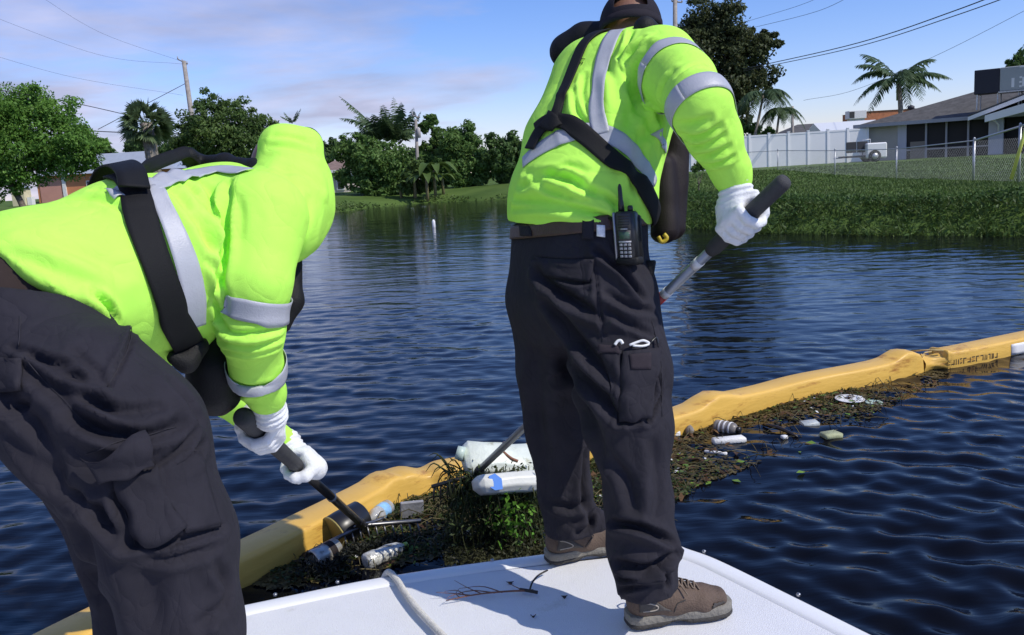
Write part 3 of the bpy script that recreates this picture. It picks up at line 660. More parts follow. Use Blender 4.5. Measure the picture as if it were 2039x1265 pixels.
def build_trees():
    # left shore
    tree('broadleaf_tree', 'tall bright green broadleaf tree at the left end of the canal before the orange house', 40, 62, [(-70, 270, 95), (20, 205, 52), (70, 200, 50), (-10, 250, 75), (60, 280, 85), (120, 240, 55), (150, 290, 55), (175, 310, 40), (100, 320, 55), (30, 340, 60), (-20, 350, 55), (140, 335, 36)], 30000, GREENS['bright'], .12, 21, .22, fill=1.6)
    tree('broadleaf_tree', 'dark low tree between the tall bright tree and the cabbage palm', 235, 100, [(180, 285, 22), (205, 300, 22), (230, 315, 16), (160, 270, 22)], 1600, GREENS['mid'], .28, 22)
    tree('broadleaf_tree', 'broad olive tree behind the leaning utility pole on the left', 430, 66, [(425, 215, 38), (470, 225, 38), (390, 255, 45), (440, 270, 62), (500, 255, 45), (520, 280, 38), (370, 285, 38), (480, 300, 55), (410, 310, 50), (545, 250, 16), (345, 300, 25)], 20000, GREENS['olive'], .125, 23, .2)
    tree('round_tree', 'small round dark tree behind the cabbage palm', 270, 90, [(270, 290, 18), (262, 295, 14), (285, 288, 14), (330, 300, 16)], 1500, GREENS['dark'], .28, 24)
    fan_palm('cabbage_palm', 'cabbage palm with round fan leaved head before a metal roof', 312, 58, (291, 246), 1.85, 25, .42)
    # middle of the far shore
    tree('shrub_tree', 'thick grey green tree beside the small brown roofed house', 745, 54, [(690, 300, 30), (720, 290, 28), (745, 310, 42), (780, 320, 45), (715, 335, 40), (760, 350, 42), (800, 355, 36), (720, 365, 28), (680, 350, 22), (770, 385, 22), (745, 390, 20)], 14000, GREENS['mid'], .115, 26)
    tree('background_tree', 'low dark tree line just right of the bending worker\'s hood', 655, 110, [(640, 292, 15), (665, 290, 14), (690, 292, 14), (655, 310, 18), (625, 300, 14)], 2400, GREENS['dark'], .26, 27)
    feather_palm('coconut_palm', 'windblown coconut palm with fronds swept left above the far shore trees', 775, 56, (772, 285), 0, 22, 2.5, 28, .16, wind=(-.16, 0, .12), rise=(.5, 1.35), droop=(.3, .8), leaf=.6)
    feather_palm('coconut_palm', 'thin upright palm beside the middle utility pole on the far shore', 800, 57, (797, 290), 0, 8, 2.0, 29, .12, wind=(-.04, 0, .15), rise=(.9, 1.5), droop=(.1, .5), leaf=.5)
    tree('thin_tree', 'slender tree with a small top tuft right of the middle utility pole', 860, 58, [(853, 245, 16), (862, 240, 13), (845, 255, 12), (868, 265, 14), (872, 280, 16), (855, 300, 20), (880, 305, 20), (850, 330, 24), (880, 345, 26)], 4200, GREENS['mid'], .16, 30, .1)
    tree('banyan_tree', 'dome crowned dark tree on the far shore with a rounded top', 915, 57, [(920, 275, 36), (895, 285, 30), (945, 288, 30), (920, 310, 42), (890, 325, 34), (950, 330, 32), (915, 350, 32), (955, 355, 22), (880, 355, 22), (935, 372, 18)], 15000, GREENS['mid'], .11, 31, .2)
    tree('broadleaf_tree', 'dense dark tree on the far shore touching the standing worker\'s back', 1015, 56, [(985, 285, 22), (1020, 285, 25), (1050, 295, 28), (1000, 310, 34), (1040, 325, 36), (985, 340, 24), (1010, 350, 28), (1060, 345, 24), (1080, 310, 30)], 14000, GREENS['dark'], .115, 32, .14)
    tree('background_tree', 'pale green scrub standing in the gap before the dome crowned tree', 820, 52, [(830, 330, 16), (820, 350, 20), (835, 372, 16), (810, 372, 18), (860, 370, 15)], 2600, GREENS['olive'], .13, 33, .05)
    feather_palm('dead_top_palm', 'bare topped thin palm poking up behind the hood', 582, 100, (582, 248), 0, 6, 1.4, 34, .09, rise=(.7, 1.4), droop=(.1, .5), leaf=.3)
    tree('background_tree', 'continuous low tree line glimpsed behind the far shore trees', 860, 78, [(790, 330, 28), (830, 315, 24), (870, 320, 26), (900, 330, 28), (960, 320, 26), (1000, 325, 26), (700, 318, 24), (740, 325, 26), (1070, 320, 26)], 7000, GREENS['dark'], .2, 36)
    for i, (u, v, h) in enumerate(((852, 400, 2.1), (868, 398, 2.6), (828, 400, 1.7), (800, 405, 1.3), (884, 398, 1.6))):
        d = 50.5 + i * .6; banana_plant('banana_plant', ['broad leaved plant left of the middle of the far bank clump', 'tallest broad leaved plant in the far bank clump, dry skirt at its foot', 'broad leaved plant under the middle utility pole', 'lowest broad leaved plant at the left of the far bank clump', 'broad leaved plant at the right end of the far bank clump'][i], (u, v), d, h, 40 + i)
    # right shore
    tree('tall_tree', 'tall dark olive tree rising behind the standing worker\'s raised arm', 1430, 68, [(1400, 45, 58), (1450, 50, 55), (1380, 90, 50), (1480, 95, 52), (1425, 110, 75), (1520, 95, 36), (1500, 150, 50), (1440, 180, 62), (1390, 160, 50), (1400, 220, 48), (1520, 160, 30), (1470, 220, 38), (1430, 255, 38), (1355, 120, 30), (1535, 85, 18)], 32000, GREENS['russet'], .15, 51, .22)
    feather_palm('queen_palm', 'drooping queen palm leaning left of the small pole on the right', 1487, 60, (1520, 190), 0, 14, 2.5, 52, .09, rise=(.1, .7), droop=(.8, 1.4), leaf=.55)
    feather_palm('queen_palm', 'short drooping queen palm just left of the small pole', 1535, 60, (1552, 222), 0, 14, 1.8, 53, .08, rise=(.1, .7), droop=(.8, 1.4), leaf=.45)
    tree('shrub_tree', 'low rounded shrub behind the white fence below the queen palms', 1505, 62, [(1470, 255, 20), (1500, 262, 18), (1530, 265, 14), (1445, 260, 20)], 1800, GREENS['mid'], .16, 54, .06)
    feather_palm('royal_palm', 'royal palm with a wide feathery head behind the dark roofed house', 1795, 72, (1790, 160), 0, 17, 4.1, 55, .20, rise=(.0, 1.1), droop=(.45, 1.05), leaf=.85, shaft=1.6, nleaf=34)
    tree('broadleaf_tree', 'dark tree edge behind the roof air conditioner at the right', 2060, 75, [(2045, 120, 26), (2025, 130, 18), (2075, 110, 34), (2008, 126, 8), (2060, 160, 30)], 2400, GREENS['dark'], .24, 56)
    tree('sapling', 'small bare sapling on the lawn behind the standing worker\'s arm', 1391, 27, [(1391, 330, 9), (1384, 336, 8), (1400, 332, 8)], 260, GREENS['mid'], .05, 57, .02)
build_trees()

# ------------------------------------------------------------------ poles and wires
M_POLE = mat('pole_wood', (0.30, 0.27, 0.24), 0.85, 0, 0.25, 4.0, 0.5, 12.0)
M_WIRE = mat('wire', (0.03, 0.03, 0.035), 0.6)
M_GALV = mat('galvanised', (0.48, 0.49, 0.50), 0.42, 0.55, 0.12, 12.0)
def pole(label, foot_uv, top_uv, d, r, arm=None, group='utility poles'):
    f = PD(*foot_uv, d); t = PD(*top_uv, d); g = f.copy(); g[2] = land_z(f[0], f[1])[0] - .2; ax = nrm(t - f); g = f - ax * max(0, (f[2] - g[2]) / ax[2]); root = thing('utility_pole', label, 'utility pole', g, group)
    MB().tube([g, (g + t) / 2, t], [r * 1.25, r * 1.1, r * .85], 10).build('post', M_POLE, root)
    if arm:
        a, b = PD(*arm[0], d), PD(*arm[1], d); MB().tube([a, b], .05, 6).build('crossarm', M_POLE, root); m = MB()
        for q in np.linspace(0, 1, 3): p = a + (b - a) * q; m.lathe(p, (0, 0, 1), [(0, .05), (.08, .06), (.12, .03), (.2, .05), (.22, .01)], 8)
        m.build('insulator', mat('insulator', (.3, .3, .32), .3), root)
    return root, t
def wire(label, pts, d, r, sag=0.0, n=24):
    P = [PD(u, v, dd) for (u, v), dd in zip(pts, d)]; a = []
    S = spline(P, n) if len(P) > 2 else np.array([P[0] + (P[1] - P[0]) * t for t in np.linspace(0, 1, n)])
    for i, p in enumerate(S): t = i / (n - 1); a.append(p - (0, 0, sag * 4 * t * (1 - t)))
    o = MB().tube(a, r, 5).build('power_line', M_WIRE, label=label, cat='wire', group='overhead wires'); return o
def build_poles():
    pole('leaning weathered utility pole beyond the bending worker\'s back', (396, 330), (366, 122), 70, .19, ((354, 118), (373, 128)))
    r, t = pole('slim utility pole with a transformer amid the far shore trees', (834, 398), (828, 238), 54, .10, ((821, 230), (835, 235)))
    p = PD(833, 260, 53.8); MB().lathe(p - (0, 0, .45), (0, 0, 1), [(0, .02), (.02, .13), (.55, .13), (.6, .09), (.62, .02)], 14).build('transformer', mat('transformer', (.42, .38, .36), .5), r)
    pole('small pale pole right of the queen palms', (1578, 262), (1578, 212), 75, .12)
    pole('pale concrete pole top beside the standing worker\'s cap', (1345, 300), (1344, -60), 62, .16, ((1338, 3), (1358, 5)))
    pole('thin pale pole at the right edge of the far shore trees', (1052, 380), (1052, 278), 60, .07)
    D = (40, 55, 70)
    wire('upper of the two black cables running to the left tree', [(-60, 170), (140, 204), (300, 240)], (60, 64, 70), .028)
    wire('low black cable behind the cabbage palm', [(100, 250), (200, 262), (385, 266), (560, 258)], (66, 68, 70, 75), .035)
    wire('guy wire sloping down left from the leaning pole', [(372, 165), (195, 258)], (70, 66), .025)
    for i, (a, b, c) in enumerate((((-50, 100), (150, 155), (365, 190)), ((-50, 20), (200, 110), (366, 128)), ((60, -20), (200, 65), (366, 124)))):
        wire(['faint wire crossing the cloud at the left, lowest of three', 'faint wire crossing the cloud at the left, middle of three', 'faint wire crossing the cloud at the left, highest of three'][i], (a, b, c), (60, 66, 70), .008)
    wire('thick twin cable at top right, upper strand', [(1480, 138), (1700, 88), (1900, 22), (2120, -65)], (62, 50, 40, 32), .026)
    wire('thick twin cable at top right, lower strand', [(1480, 142), (1700, 95), (1900, 32), (2120, -48)], (62, 50, 40, 32), .022)
    wire('thin wire sloping to the royal palm at top right', [(1600, 200), (1700, 180), (1870, 108), (2120, -20)], (75, 70, 60, 50), .013)
    wire('short thin wire above the tall olive tree, lower', [(1480, 60), (1620, 25), (1700, -10)], (68, 60, 55), .014)
    wire('short thin wire above the tall olive tree, upper', [(1480, 45), (1580, 15), (1640, -8)], (68, 60, 55), .012)
build_poles()

# ------------------------------------------------------------------ houses and fences
def Wm(n, c, **k): return mat(n, c, .75, 0, .06, .8, **k)
M_GLASS = mat('dark_glass', (0.012, 0.014, 0.018), 0.12, 0, 0, spec=.5)
M_WHITE = mat('white_paint', (0.74, 0.74, 0.73), 0.5, 0, .04, 1.0)
M_SHING = mat('grey_shingle', (0.085, 0.082, 0.078), 0.9, 0, .3, 3.0, .5, 8.0)
def build_house_right():
    z = .80; a = PZ(1724, 322, z); b = PZ(1992, 308, z); ex = nrm((b - a) * (1, 1, 0)); L0 = np.linalg.norm((b - a)[:2]); ey = np.array([-ex[1], ex[0], 0]); up = np.array([0, 0, 1.])
    if ey[1] < 0: ey = -ey
    a[2] = .55
    root = thing('house', 'low house with dark hip roof and screened porch on the right lawn', 'house', a); H = 2.36; T = lambda x, y, h: a + ex * x + ey * y + up * h
    sc = lambda u: float(np.interp(u, [1724, 1992], [0, L0])); Wl = sc(1791); Wp = sc(1809); Wc = sc(1971); We = L0 + .05; Lh = L0 + 7
    beige = Wm('beige_stucco', (.36, .35, .32), bump=.3, bscale=20); trim = Wm('grey_trim', (.30, .31, .34))
    w = MB(); w.box(T(Wl / 2, 5, H / 2), (Wl / 2, 5, H / 2), ex, ey, up); w.build('wall', beige, root, smooth_=False)
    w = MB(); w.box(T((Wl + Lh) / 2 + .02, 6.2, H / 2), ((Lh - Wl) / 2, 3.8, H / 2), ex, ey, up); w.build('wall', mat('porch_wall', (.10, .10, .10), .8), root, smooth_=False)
    MB().box(T((Wl + Wp) / 2 + .003, .06, H / 2), ((Wp - Wl) / 2, .09, H / 2), ex, ey, up).build('pilaster', Wm('blue_grey_paint', (.42, .44, .50)), root, smooth_=False)
    MB().box(T((Wp + Wc) / 2, .05, H / 2), ((Wc - Wp) / 2, .008, H / 2 - .02), ex, ey, up).build('porch_screen', mat('porch_screen', (.010, .010, .012), .7), root, smooth_=False)
    for u in (1849, 1889, 1931): MB().box(T(sc(u), -.02, H / 2), (.05, .06, H / 2 - .01), ex, ey, up).build('porch_post', trim, root, smooth_=False)
    MB().box(T((Wp + Wc) / 2, -.005, .78), ((Wc - Wp) / 2 - .01, .03, .04), ex, ey, up).build('porch_rail', trim, root, smooth_=False)
    MB().box(T(sc(1833), -.0, .62), (.42, .035, .62), ex, ey, up).build('storage_box', Wm('tan_box', (.20, .18, .15)), root, smooth_=False)
    MB().box(T((Wc + We) / 2 + .05, -.25, H / 2 - .04), ((We - Wc) / 2 + .05, .16, H / 2 - .1), ex, ey, up).build('column', Wm('blue_grey_paint', (.42, .44, .50)), root, smooth_=False)
    MB().box(T((We + Lh) / 2 + .1, .6, H / 2), ((Lh - We) / 2, .03, H / 2 - .02), ex, ey, up).build('window_screen', mat('porch_screen', (.010, .010, .012), .7), root, smooth_=False)
    # hip roof with the left hip; eaves overhang 0.5 m
    o = .55; r = MB(); E = [T(-o, -o, H), T(Lh, -o, H), T(Lh, 10 + o, H), T(-o, 10 + o, H)]; R1, R2 = T(7.8, 5, H + 2.25), T(Lh, 5, H + 2.25)
    r.add(E + [R1, R2], [(0, 1, 5, 4), (0, 4, 3), (2, 3, 4, 5), (1, 2, 5)]); r.build('roof', M_SHING, root, smooth_=False)
    m = MB(); th = .20
    m.box(T((Lh - o) / 2, -o - .02, H - .03), ((Lh + o) / 2, .025, th / 2), ex, ey, up); m.box(T(-o - .02, 5, H - .03), (.025, 5 + o, th / 2), ex, ey, up); m.build('fascia', trim, root, smooth_=False)
    MB().box(T((Lh - o) / 2, 4.7, H - .1), ((Lh + o) / 2 - .05, 5 + .3, .02), ex, ey, up).build('soffit', Wm('grey_trim', (.30, .31, .34)), root, smooth_=False)
    # porch gable at the right with white barge boards
    gx = We + 1.6; gz = H + 1.3
    gm = MB(); A = [T(We - 1.5, -1.3, H + .02), T(gx + .6, -1.3, gz), T(gx + 2.7, -1.3, H + .02)]
    gm.poly([A[0], A[1], A[1] - up * .24, A[0] - up * .2], ey * -.05); gm.poly([A[1], A[2], A[2] - up * .2, A[1] - up * .24], ey * -.05); gm.build('barge_board', M_WHITE, root, smooth_=False)
    gm = MB(); gm.poly([A[0] + up * .03, A[1] + up * .03, A[1] + up * .1, A[0] + up * .1], ey * 3.0); gm.poly([A[1] + up * .03, A[2] + up * .03, A[2] + up * .1, A[1] + up * .1], ey * 3.0); gm.build('gable_roof', M_SHING, root, smooth_=False)
    gm = MB(); gm.poly([A[0] + ex * .9 - up * .0, A[1] - up * .55, A[1] - up * 1.0 + ex * .2, A[0] + ex * .9 - up * .35], ey * -.35 - ey * .2); gm.build('gutter', M_WHITE, root, smooth_=False)
    MB().tube([T(We - .55, -.62, H - .12), T(We - .25, -.62, H - .3), T(We - .12, -.5, H - .5), T(We - .12, -.47, H - .9)], .05, 8).build('downspout', M_WHITE, root)
    p = PD(1814, 218, 54.5); MB().lathe(p - (0, 0, .6), (0, 0, 1), [(0, .08), (.58, .08), (.6, .2), (.78, .2), (.86, .05)], 12).build('roof_vent', mat('vent_dark', (.04, .04, .045), .6), root)
    # air conditioner on a stand on the roof
    c = PD(1995, 160, 48); ac = thing('air_conditioner', 'large grey air conditioner on a stand on the dark roof', 'air conditioner', c - up * .9)
    q = 48 / FPX; MB().box(c + ex * .95, (.95, .75, .62), ex, ey, up, bev=.03).build('casing', Wm('ac_grey', (.34, .36, .36)), ac, smooth_=False)
    MB().box(c - ex * .62 - up * .03, (.62, .70, .64), ex, ey, up, bev=.03).build('fan_unit', mat('ac_dark', (.015, .017, .03), .6), ac, smooth_=False)
    m = MB()
    for x in (-1.1, -.1, .9, 1.7):
        for y in (-.6, .6): m.tube([c + ex * x + ey * y - up * .6, c + ex * x + ey * y - up * 1.5], .04, 6)
    m.box(c + ex * .95 - up * .66, (1.0, .78, .035), ex, ey, up); m.build('stand', M_GALV, ac, smooth_=False)
    m = MB()                                            # white marks on the casing: a bar and an open E shape, with a strip at the top corner
    for x, zc, hx, hz in ((.62, -.22, .07, .24), (.98, .02, .06, .05), (1.10, -.22, .05, .24), (.98, -.22, .06, .05), (.98, -.44, .06, .05), (1.18, .56, .26, .04)): m.box(c + ex * x - ey * .756 + up * zc, (hx, .004, hz), ex, ey, up)
    m.build('marking', M_WHITE, ac, smooth_=False)
    return T
HT = build_house_right()

def block_house(label, u0, u1, vb, vt, d, depth, wallc, roofc, ridge, name='house', over=.3, roof_rough=.8, gable=False, group=None, base_z=None):
    """house whose front wall spans pixels u0..u1 at distance d; ridge: height of the ridge above the eave in metres"""
    p0, p1 = PD(u0, vt, d), PD(u1, vt, d); zt = (p0[2] + p1[2]) / 2; ex = nrm((p1 - p0) * (1, 1, 0)); ey = np.array([-ex[1], ex[0], 0]); L = np.linalg.norm((p1 - p0)[:2]); g = np.array([p0[0], p0[1], float(land_z(p0[0], p0[1])[0]) - .1 if base_z is None else base_z]); H = zt - g[2]
    root = thing(name, label, 'house', g, group); T = lambda x, y, h: g + ex * x + ey * y + np.array([0, 0, h])
    MB().box(T(L / 2, depth / 2, H / 2), (L / 2, depth / 2, H / 2), ex, ey).build('wall', wallc, root, smooth_=False); r = MB(); o = over
    if gable:
        A = [T(-o, -o, H), T(-o, depth + o, H), T(-o, depth / 2, H + ridge)]; r.poly(A, ex * (L + 2 * o))
    else:
        E = [T(-o, -o, H), T(L + o, -o, H), T(L + o, depth + o, H), T(-o, depth + o, H)]; k = min(L * .35, depth / 2); R1, R2 = T(k, depth / 2, H + ridge), T(L - k, depth / 2, H + ridge); r.add(E + [R1, R2], [(0, 1, 5, 4), (0, 4, 3), (2, 3, 4, 5), (1, 2, 5), (3, 2, 1, 0)])
    r.build('roof', roofc, root, smooth_=False); return root, T, L, H, ex, ey
M_TIN = mat('tin_roof', (.42, .45, .48), .4, .2, .08, 2.0)
def build_houses():
    M_OR = Wm('orange_stucco', (.60, .24, .11), bump=.2, bscale=12)
    root, T, L, H, ex, ey = block_house('orange house with grey metal roof half hidden by the bending worker', 70, 345, 400, 344, 82, 8, M_OR, M_TIN, 1.9, over=.5)
    up = np.array([0, 0, 1.])
    MB().box(T(L * .20, -.06, H / 2), (.16, .08, H / 2), ex, ey).build('corner_post', M_WHITE, root, smooth_=False)
    MB().box(T(L * .1, -.03, H / 2 - .1), (1.0, .04, H / 2 - .15), ex, ey).build('door', Wm('salmon_paint', (.55, .28, .22)), root, smooth_=False)
    m = MB()
    for k in range(26): x = L * k / 25; m.box(T(x, 1.8, H + .02 + .95 * .5), (.02, 2.3, .02), ex, nrm(ey * 4.4 + up * 1.9), np.cross(ex, nrm(ey * 4.4 + up * 1.9)))
    m.build('roof_seam', M_TIN, root, smooth_=False)
    for x in (.42, .72):
        w = MB().box(T(L * x, -.03, H * .55), (.75, .05, .5), ex, ey).build('window', M_WHITE, root, smooth_=False); MB().box(T(L * x, -.09, H * .55), (.66, .015, .42), ex, ey).build('pane', M_GLASS, w, smooth_=False)
    g = PD(42, 385, 79); r2 = thing('shed', 'small pale yellow shed under the tall bright tree at the left', 'shed', ground_at(g[0], g[1])); b = ORG[r2.name]
    MB().box(b + up * .75, (.55, .6, .8)).build('wall', Wm('pale_yellow', (.62, .56, .36)), r2, smooth_=False); MB().poly([b + (-.7, -.7, 1.5), b + (.7, -.7, 1.5), b + (0, -.7, 1.95)], (0, 1.4, 0)).build('roof', M_TIN, r2, smooth_=False); MB().box(b + (.8, 0, .35), (.2, .3, .35)).build('bin', M_WHITE, r2, smooth_=False)
    root, T, L, H, ex, ey = block_house('small cream house with brown tiled roof right of the bending worker\'s hood', 640, 690, 385, 340, 62, 6, Wm('cream_stucco', (.56, .50, .43)), mat('brown_tile', (.22, .15, .12), .85, 0, .25, 3), .85, over=.5)
    w = MB().box(T(L * .72, -.03, H * .42), (.28, .05, .42), ex, ey).build('window', M_WHITE, root, smooth_=False); MB().box(T(L * .72, -.09, H * .42), (.2, .015, .34), ex, ey).build('pane', M_GLASS, w, smooth_=False)
    MB().box(T(L / 2, -.52, H - .06), (L / 2 + .5, .03, .09), ex, ey).build('fascia', M_WHITE, root, smooth_=False)
    # behind the white fence
    block_house('white gabled outbuilding with white metal roof behind the fence', 1641, 1760, 300, 262, 68, 4, Wm('cream_siding', (.62, .60, .52)), mat('white_metal_roof', (.66, .68, .70), .4), .85, name='outbuilding', over=.15, gable=True)
    block_house('dark roofed house low behind the white fence beside the small pole', 1565, 1690, 300, 268, 82, 6, Wm('ochre_stucco', (.45, .34, .20)), M_SHING, 1.1, over=.4)
    root, T, L, H, ex, ey = block_house('flat topped orange brick building behind the white outbuilding', 1722, 1830, 300, 219, 88, 6, mat('orange_brick', (.45, .17, .08), .85, 0, .2, 4.0), mat('flat_roof', (.3, .28, .27), .9), .1, name='brick_building', over=.1)
    c = PD(1704, 229, 86); ac = thing('air_conditioner', 'small white air conditioner on the roof line beside the orange brick building', 'air conditioner', c - up * 1.2)
    MB().box(c, (.85, .5, .38), ex, ey, bev=.02).build('casing', M_WHITE, ac, smooth_=False); MB().box(c - ex * .55 - ey * .5, (.24, .02, .30), ex, ey).build('grille', M_GLASS, ac, smooth_=False); MB().box(c - up * .8, (.7, .4, .42), ex, ey).build('stand', Wm('cream_siding', (.62, .60, .52)), ac, smooth_=False)
    # white vinyl fence
    f0, f1 = gpt(1340, 345), PZ(1727, 322, .8); pts = [f0 + (f1 - f0) * t for t in np.linspace(0, 1, 11)]; H = 1.95
    root = thing('vinyl_fence', 'white vinyl privacy fence across the lawn behind the outstretched arm', 'fence', f0)
    for a, b in zip(pts[:-1], pts[1:]):
        ex2 = nrm(b - a); ey2 = np.cross((0, 0, 1), ex2); ln = np.linalg.norm(b - a); uz = np.cross(ex2, ey2)
        MB().box((a + b) / 2 + (0, 0, H / 2 - .02), (ln / 2 - .055, .022, H / 2 - .05), ex2, ey2, uz).build('panel', mat('white_vinyl', (.80, .80, .80), .35, 0, .02, 1.0), root, smooth_=False)
        MB().box((a + b) / 2 + (0, 0, H - .05), (ln / 2 - .055, .04, .05), ex2, ey2, uz).build('rail', mat('white_vinyl', (.80, .80, .80), .35), root, smooth_=False)
    for p in pts: m = MB().box(p + (0, 0, H / 2), (.06, .06, H / 2 + .05)); m.box(p + (0, 0, H + .07), (.075, .075, .02)); m.build('post', mat('white_vinyl', (.80, .80, .80), .35), root, smooth_=False)
    # trailer by the fence
    g = gpt(1700, 324); g = g - np.array([0, 1.3, 0]); q = 52 / FPX; tr = thing('utility_trailer', 'white utility trailer with two dark boxes parked against the white fence', 'trailer', g); ex2 = nrm(f1 - f0); ey2 = np.cross((0, 0, 1), ex2)
    MB().box(g + ex2 * .55 + up * .62, (.55, .7, .42), ex2, ey2, up, bev=.06).build('body', M_WHITE, tr, smooth_=False)
    for s in (-1, 1):
        w = MB().lathe(g + ex2 * .42 - ey2 * (s * .72) + up * .32, ey2, [(-.09, .05), (-.09, .30), (-.06, .33), (.06, .33), (.09, .30), (.09, .05)], 18).build('wheel', mat('tyre', (.02, .02, .022), .8), tr); MB().lathe(g + ex2 * .42 - ey2 * (s * .72) + up * .32, ey2, [(-.1, .01), (-.1, .17), (.1, .17), (.1, .01)], 14).build('rim', M_GALV, w)
    MB().box(g - ex2 * .45 + up * .34, (.75, .5, .05), ex2, ey2, up).build('bed', mat('vent_dark', (.04, .04, .045), .6), tr, smooth_=False); MB().tube([g - ex2 * 1.1 + up * .32, g - ex2 * 1.6 + up * .3], .035, 6).build('tow_bar', M_GALV, tr)
    for k in (0, 1): MB().box(g - ex2 * (.72 - .6 * k) - ey2 * .3 + up * .86, (.28, .04, .3), ex2, ey2, up, bev=.02).build('dark_box', mat('vent_dark', (.04, .04, .045), .6), tr, smooth_=False)
    m = MB(); m.tube([g - ex2 * .02 + up * .4, g - ex2 * .02 + up * 1.25, g + ex2 * .4 + up * 1.25, g + ex2 * .4 + up * .9], .03, 6); m.build('rack', M_GALV, tr)
    # chain link fence
    P = [gpt(u, v, .5) for u, v in ((1390, 364), (1549, 347), (1640, 357), (1775, 356), (1938, 362))]; P[0] = gpt(1391, 352, .5); P[1] = gpt(1549, 350, .5); P[4] = gpt(1938, 362, .45)
    P[2] = P[1] + (P[4] - P[1]) * .42; P[3] = P[1] + (P[4] - P[1]) * .73
    for i in range(5): P[i] = ground_at(P[i][0], P[i][1])
    u2 = gpt(2028, 365, .45); P.append(u2); P.append(u2 + (u2 - P[4]) * 1.0); P[6] = ground_at(P[6][0], P[6][1])
    tops = [1.0, 1.0, 1.02, 1.05, 1.18, 1.45, 1.75]; root = thing('chain_link_fence', 'galvanised chain link fence running along the near lawn', 'fence', P[3])
    for i, p in enumerate(P):
        h = tops[i]; m = MB().tube([p - (0, 0, .15), p + (0, 0, h)], .024 + .012 * (i >= 4), 8); m.lathe(p + (0, 0, h), (0, 0, 1), [(0, .03), (.03, .035), (.055, .02), (.065, .004)], 8); m.build('post', M_GALV, root)
    for i in range(len(P) - 1):
        a, b = P[i] + (0, 0, tops[i] - .03), P[i + 1] + (0, 0, tops[i + 1] - .03); MB().tube([a, b], .016 + .01 * (i >= 4), 6).build('top_rail', M_GALV, root); ln = np.linalg.norm(b - a); m = MB(); s = .11; n = int(ln / s); h = min(tops[i], tops[i + 1]) - .08
        f = lambda t, z: P[i] + (P[i + 1] - P[i]) * np.clip(t, 0, 1) + np.array([0, 0, .04 + z])
        for k in range(-int(h / s), n):                # the diamond mesh, drawn wires
            for sg in (1, -1):
                t0, z0 = k * s, 0.0; t1, z1 = k * s + h, h
                if sg < 0: z0, z1 = h, 0.0
                if t1 <= 0 or t0 >= ln: continue
                if t0 < 0: z0 += (z1 - z0) * (-t0 / h); t0 = 0
                if t1 > ln: z1 -= (z1 - z0) * ((t1 - ln) / max(1e-6, t1 - t0)); t1 = ln
                m.tube([f(t0 / ln, z0), f(t1 / ln, z1)], .0017, 3, cap=False)
        m.build('wire_mesh', M_GALV, root, smooth_=False).update_tag()
    p = P[5]; gg = MB(); A = p + np.array([-.33, -.25, .12]); B = p + np.array([.28, -.1, 2.1]); gg.tube([A, B], .045, 8); o = gg.build('guy_guard', mat('guard_yellow', (.62, .66, .12), .5), label='yellow plastic guy wire guard slanting beside the tall fence post at the right edge', cat='guy wire guard')
    # buoy
    b = PZ(864, 453, 0); rt = thing('buoy', 'tiny white marker buoy floating far out on the water', 'buoy', b); MB().lathe(b + (0, 0, -.1), (0, 0, 1), [(0, .02), (.03, .05), (.28, .05), (.33, .02)], 10).build('float', M_WHITE, rt)
build_houses()

# ------------------------------------------------------------------ people
def cloth(name, col, bs=900, bump=0.25, var=0.06, rough=0.85, wear=None, sheen=0.0, wr=None):
    m = mat(name, col, rough, 0, var, 14.0, bump, bs, sheen=sheen, spec=0.25, wear=wear)
    if wr and 'wr' not in m:                        # small sharp creases: ridges of a warped noise, under the weave
        m['wr'] = 1; nt = m.node_tree; N = nt.nodes; L = nt.links; b = N['Principled BSDF']; geo = [n for n in N if n.type == 'NEW_GEOMETRY'][0]; last = b.inputs['Normal'].links[0].from_node
        prev = None
        for sc_, st, off in ((wr[0], wr[1], 0.0), (wr[0] * 2.3, wr[1] * .5, 7.0)):
            mp = N.new('ShaderNodeMapping'); mp.inputs['Scale'].default_value = (1, 1, wr[2]); mp.inputs['Location'].default_value = (off, 0, 0); mp.inputs['Rotation'].default_value = (.5, .3, 0); L.new(geo.outputs['Position'], mp.inputs[0])
            n = N.new('ShaderNodeTexNoise'); n.inputs['Scale'].default_value = sc_; n.inputs['Detail'].default_value = 1.5; n.inputs['Distortion'].default_value = .8; L.new(mp.outputs[0], n.inputs['Vector'])
            a = N.new('ShaderNodeMath'); a.operation = 'SUBTRACT'; a.inputs[1].default_value = .5; L.new(n.outputs[0], a.inputs[0]); a2 = N.new('ShaderNodeMath'); a2.operation = 'ABSOLUTE'; L.new(a.outputs[0], a2.inputs[0]); a3 = N.new('ShaderNodeMath'); a3.operation = 'POWER'; a3.inputs[1].default_value = .6; L.new(a2.outputs[0], a3.inputs[0])
            bp = N.new('ShaderNodeBump'); bp.inputs['Strength'].default_value = st; bp.inputs['Distance'].default_value = .02; L.new(a3.outputs[0], bp.inputs['Height'])
            if prev: L.new(prev.outputs[0], bp.inputs['Normal'])
            prev = bp
        L.new(prev.outputs[0], last.inputs['Normal'])
    return m
M_LIME = cloth('hi_vis_knit', (0.50, 0.95, 0.115), 700, 0.2, 0.03, wr=(7.0, .30, .8))
M_TAPE = mat('reflective_tape', (0.40, 0.41, 0.45), 0.45, 0.0, 0.05, 30, 0.15, 300, spec=0.6)
M_NAVY = cloth('navy_twill', (0.0205, 0.0190, 0.0260), 800, 0.3, 0.15, wear=((0.034, 0.031, 0.037), 7.0, 0.62), wr=(9.0, .45, .7))
M_STITCH = cloth('seam_thread', (0.036, 0.034, 0.042), 900, 0.2)
M_BLACK = cloth('black_webbing', (0.007, 0.007, 0.008), 500, 0.3, 0.1, 0.7)
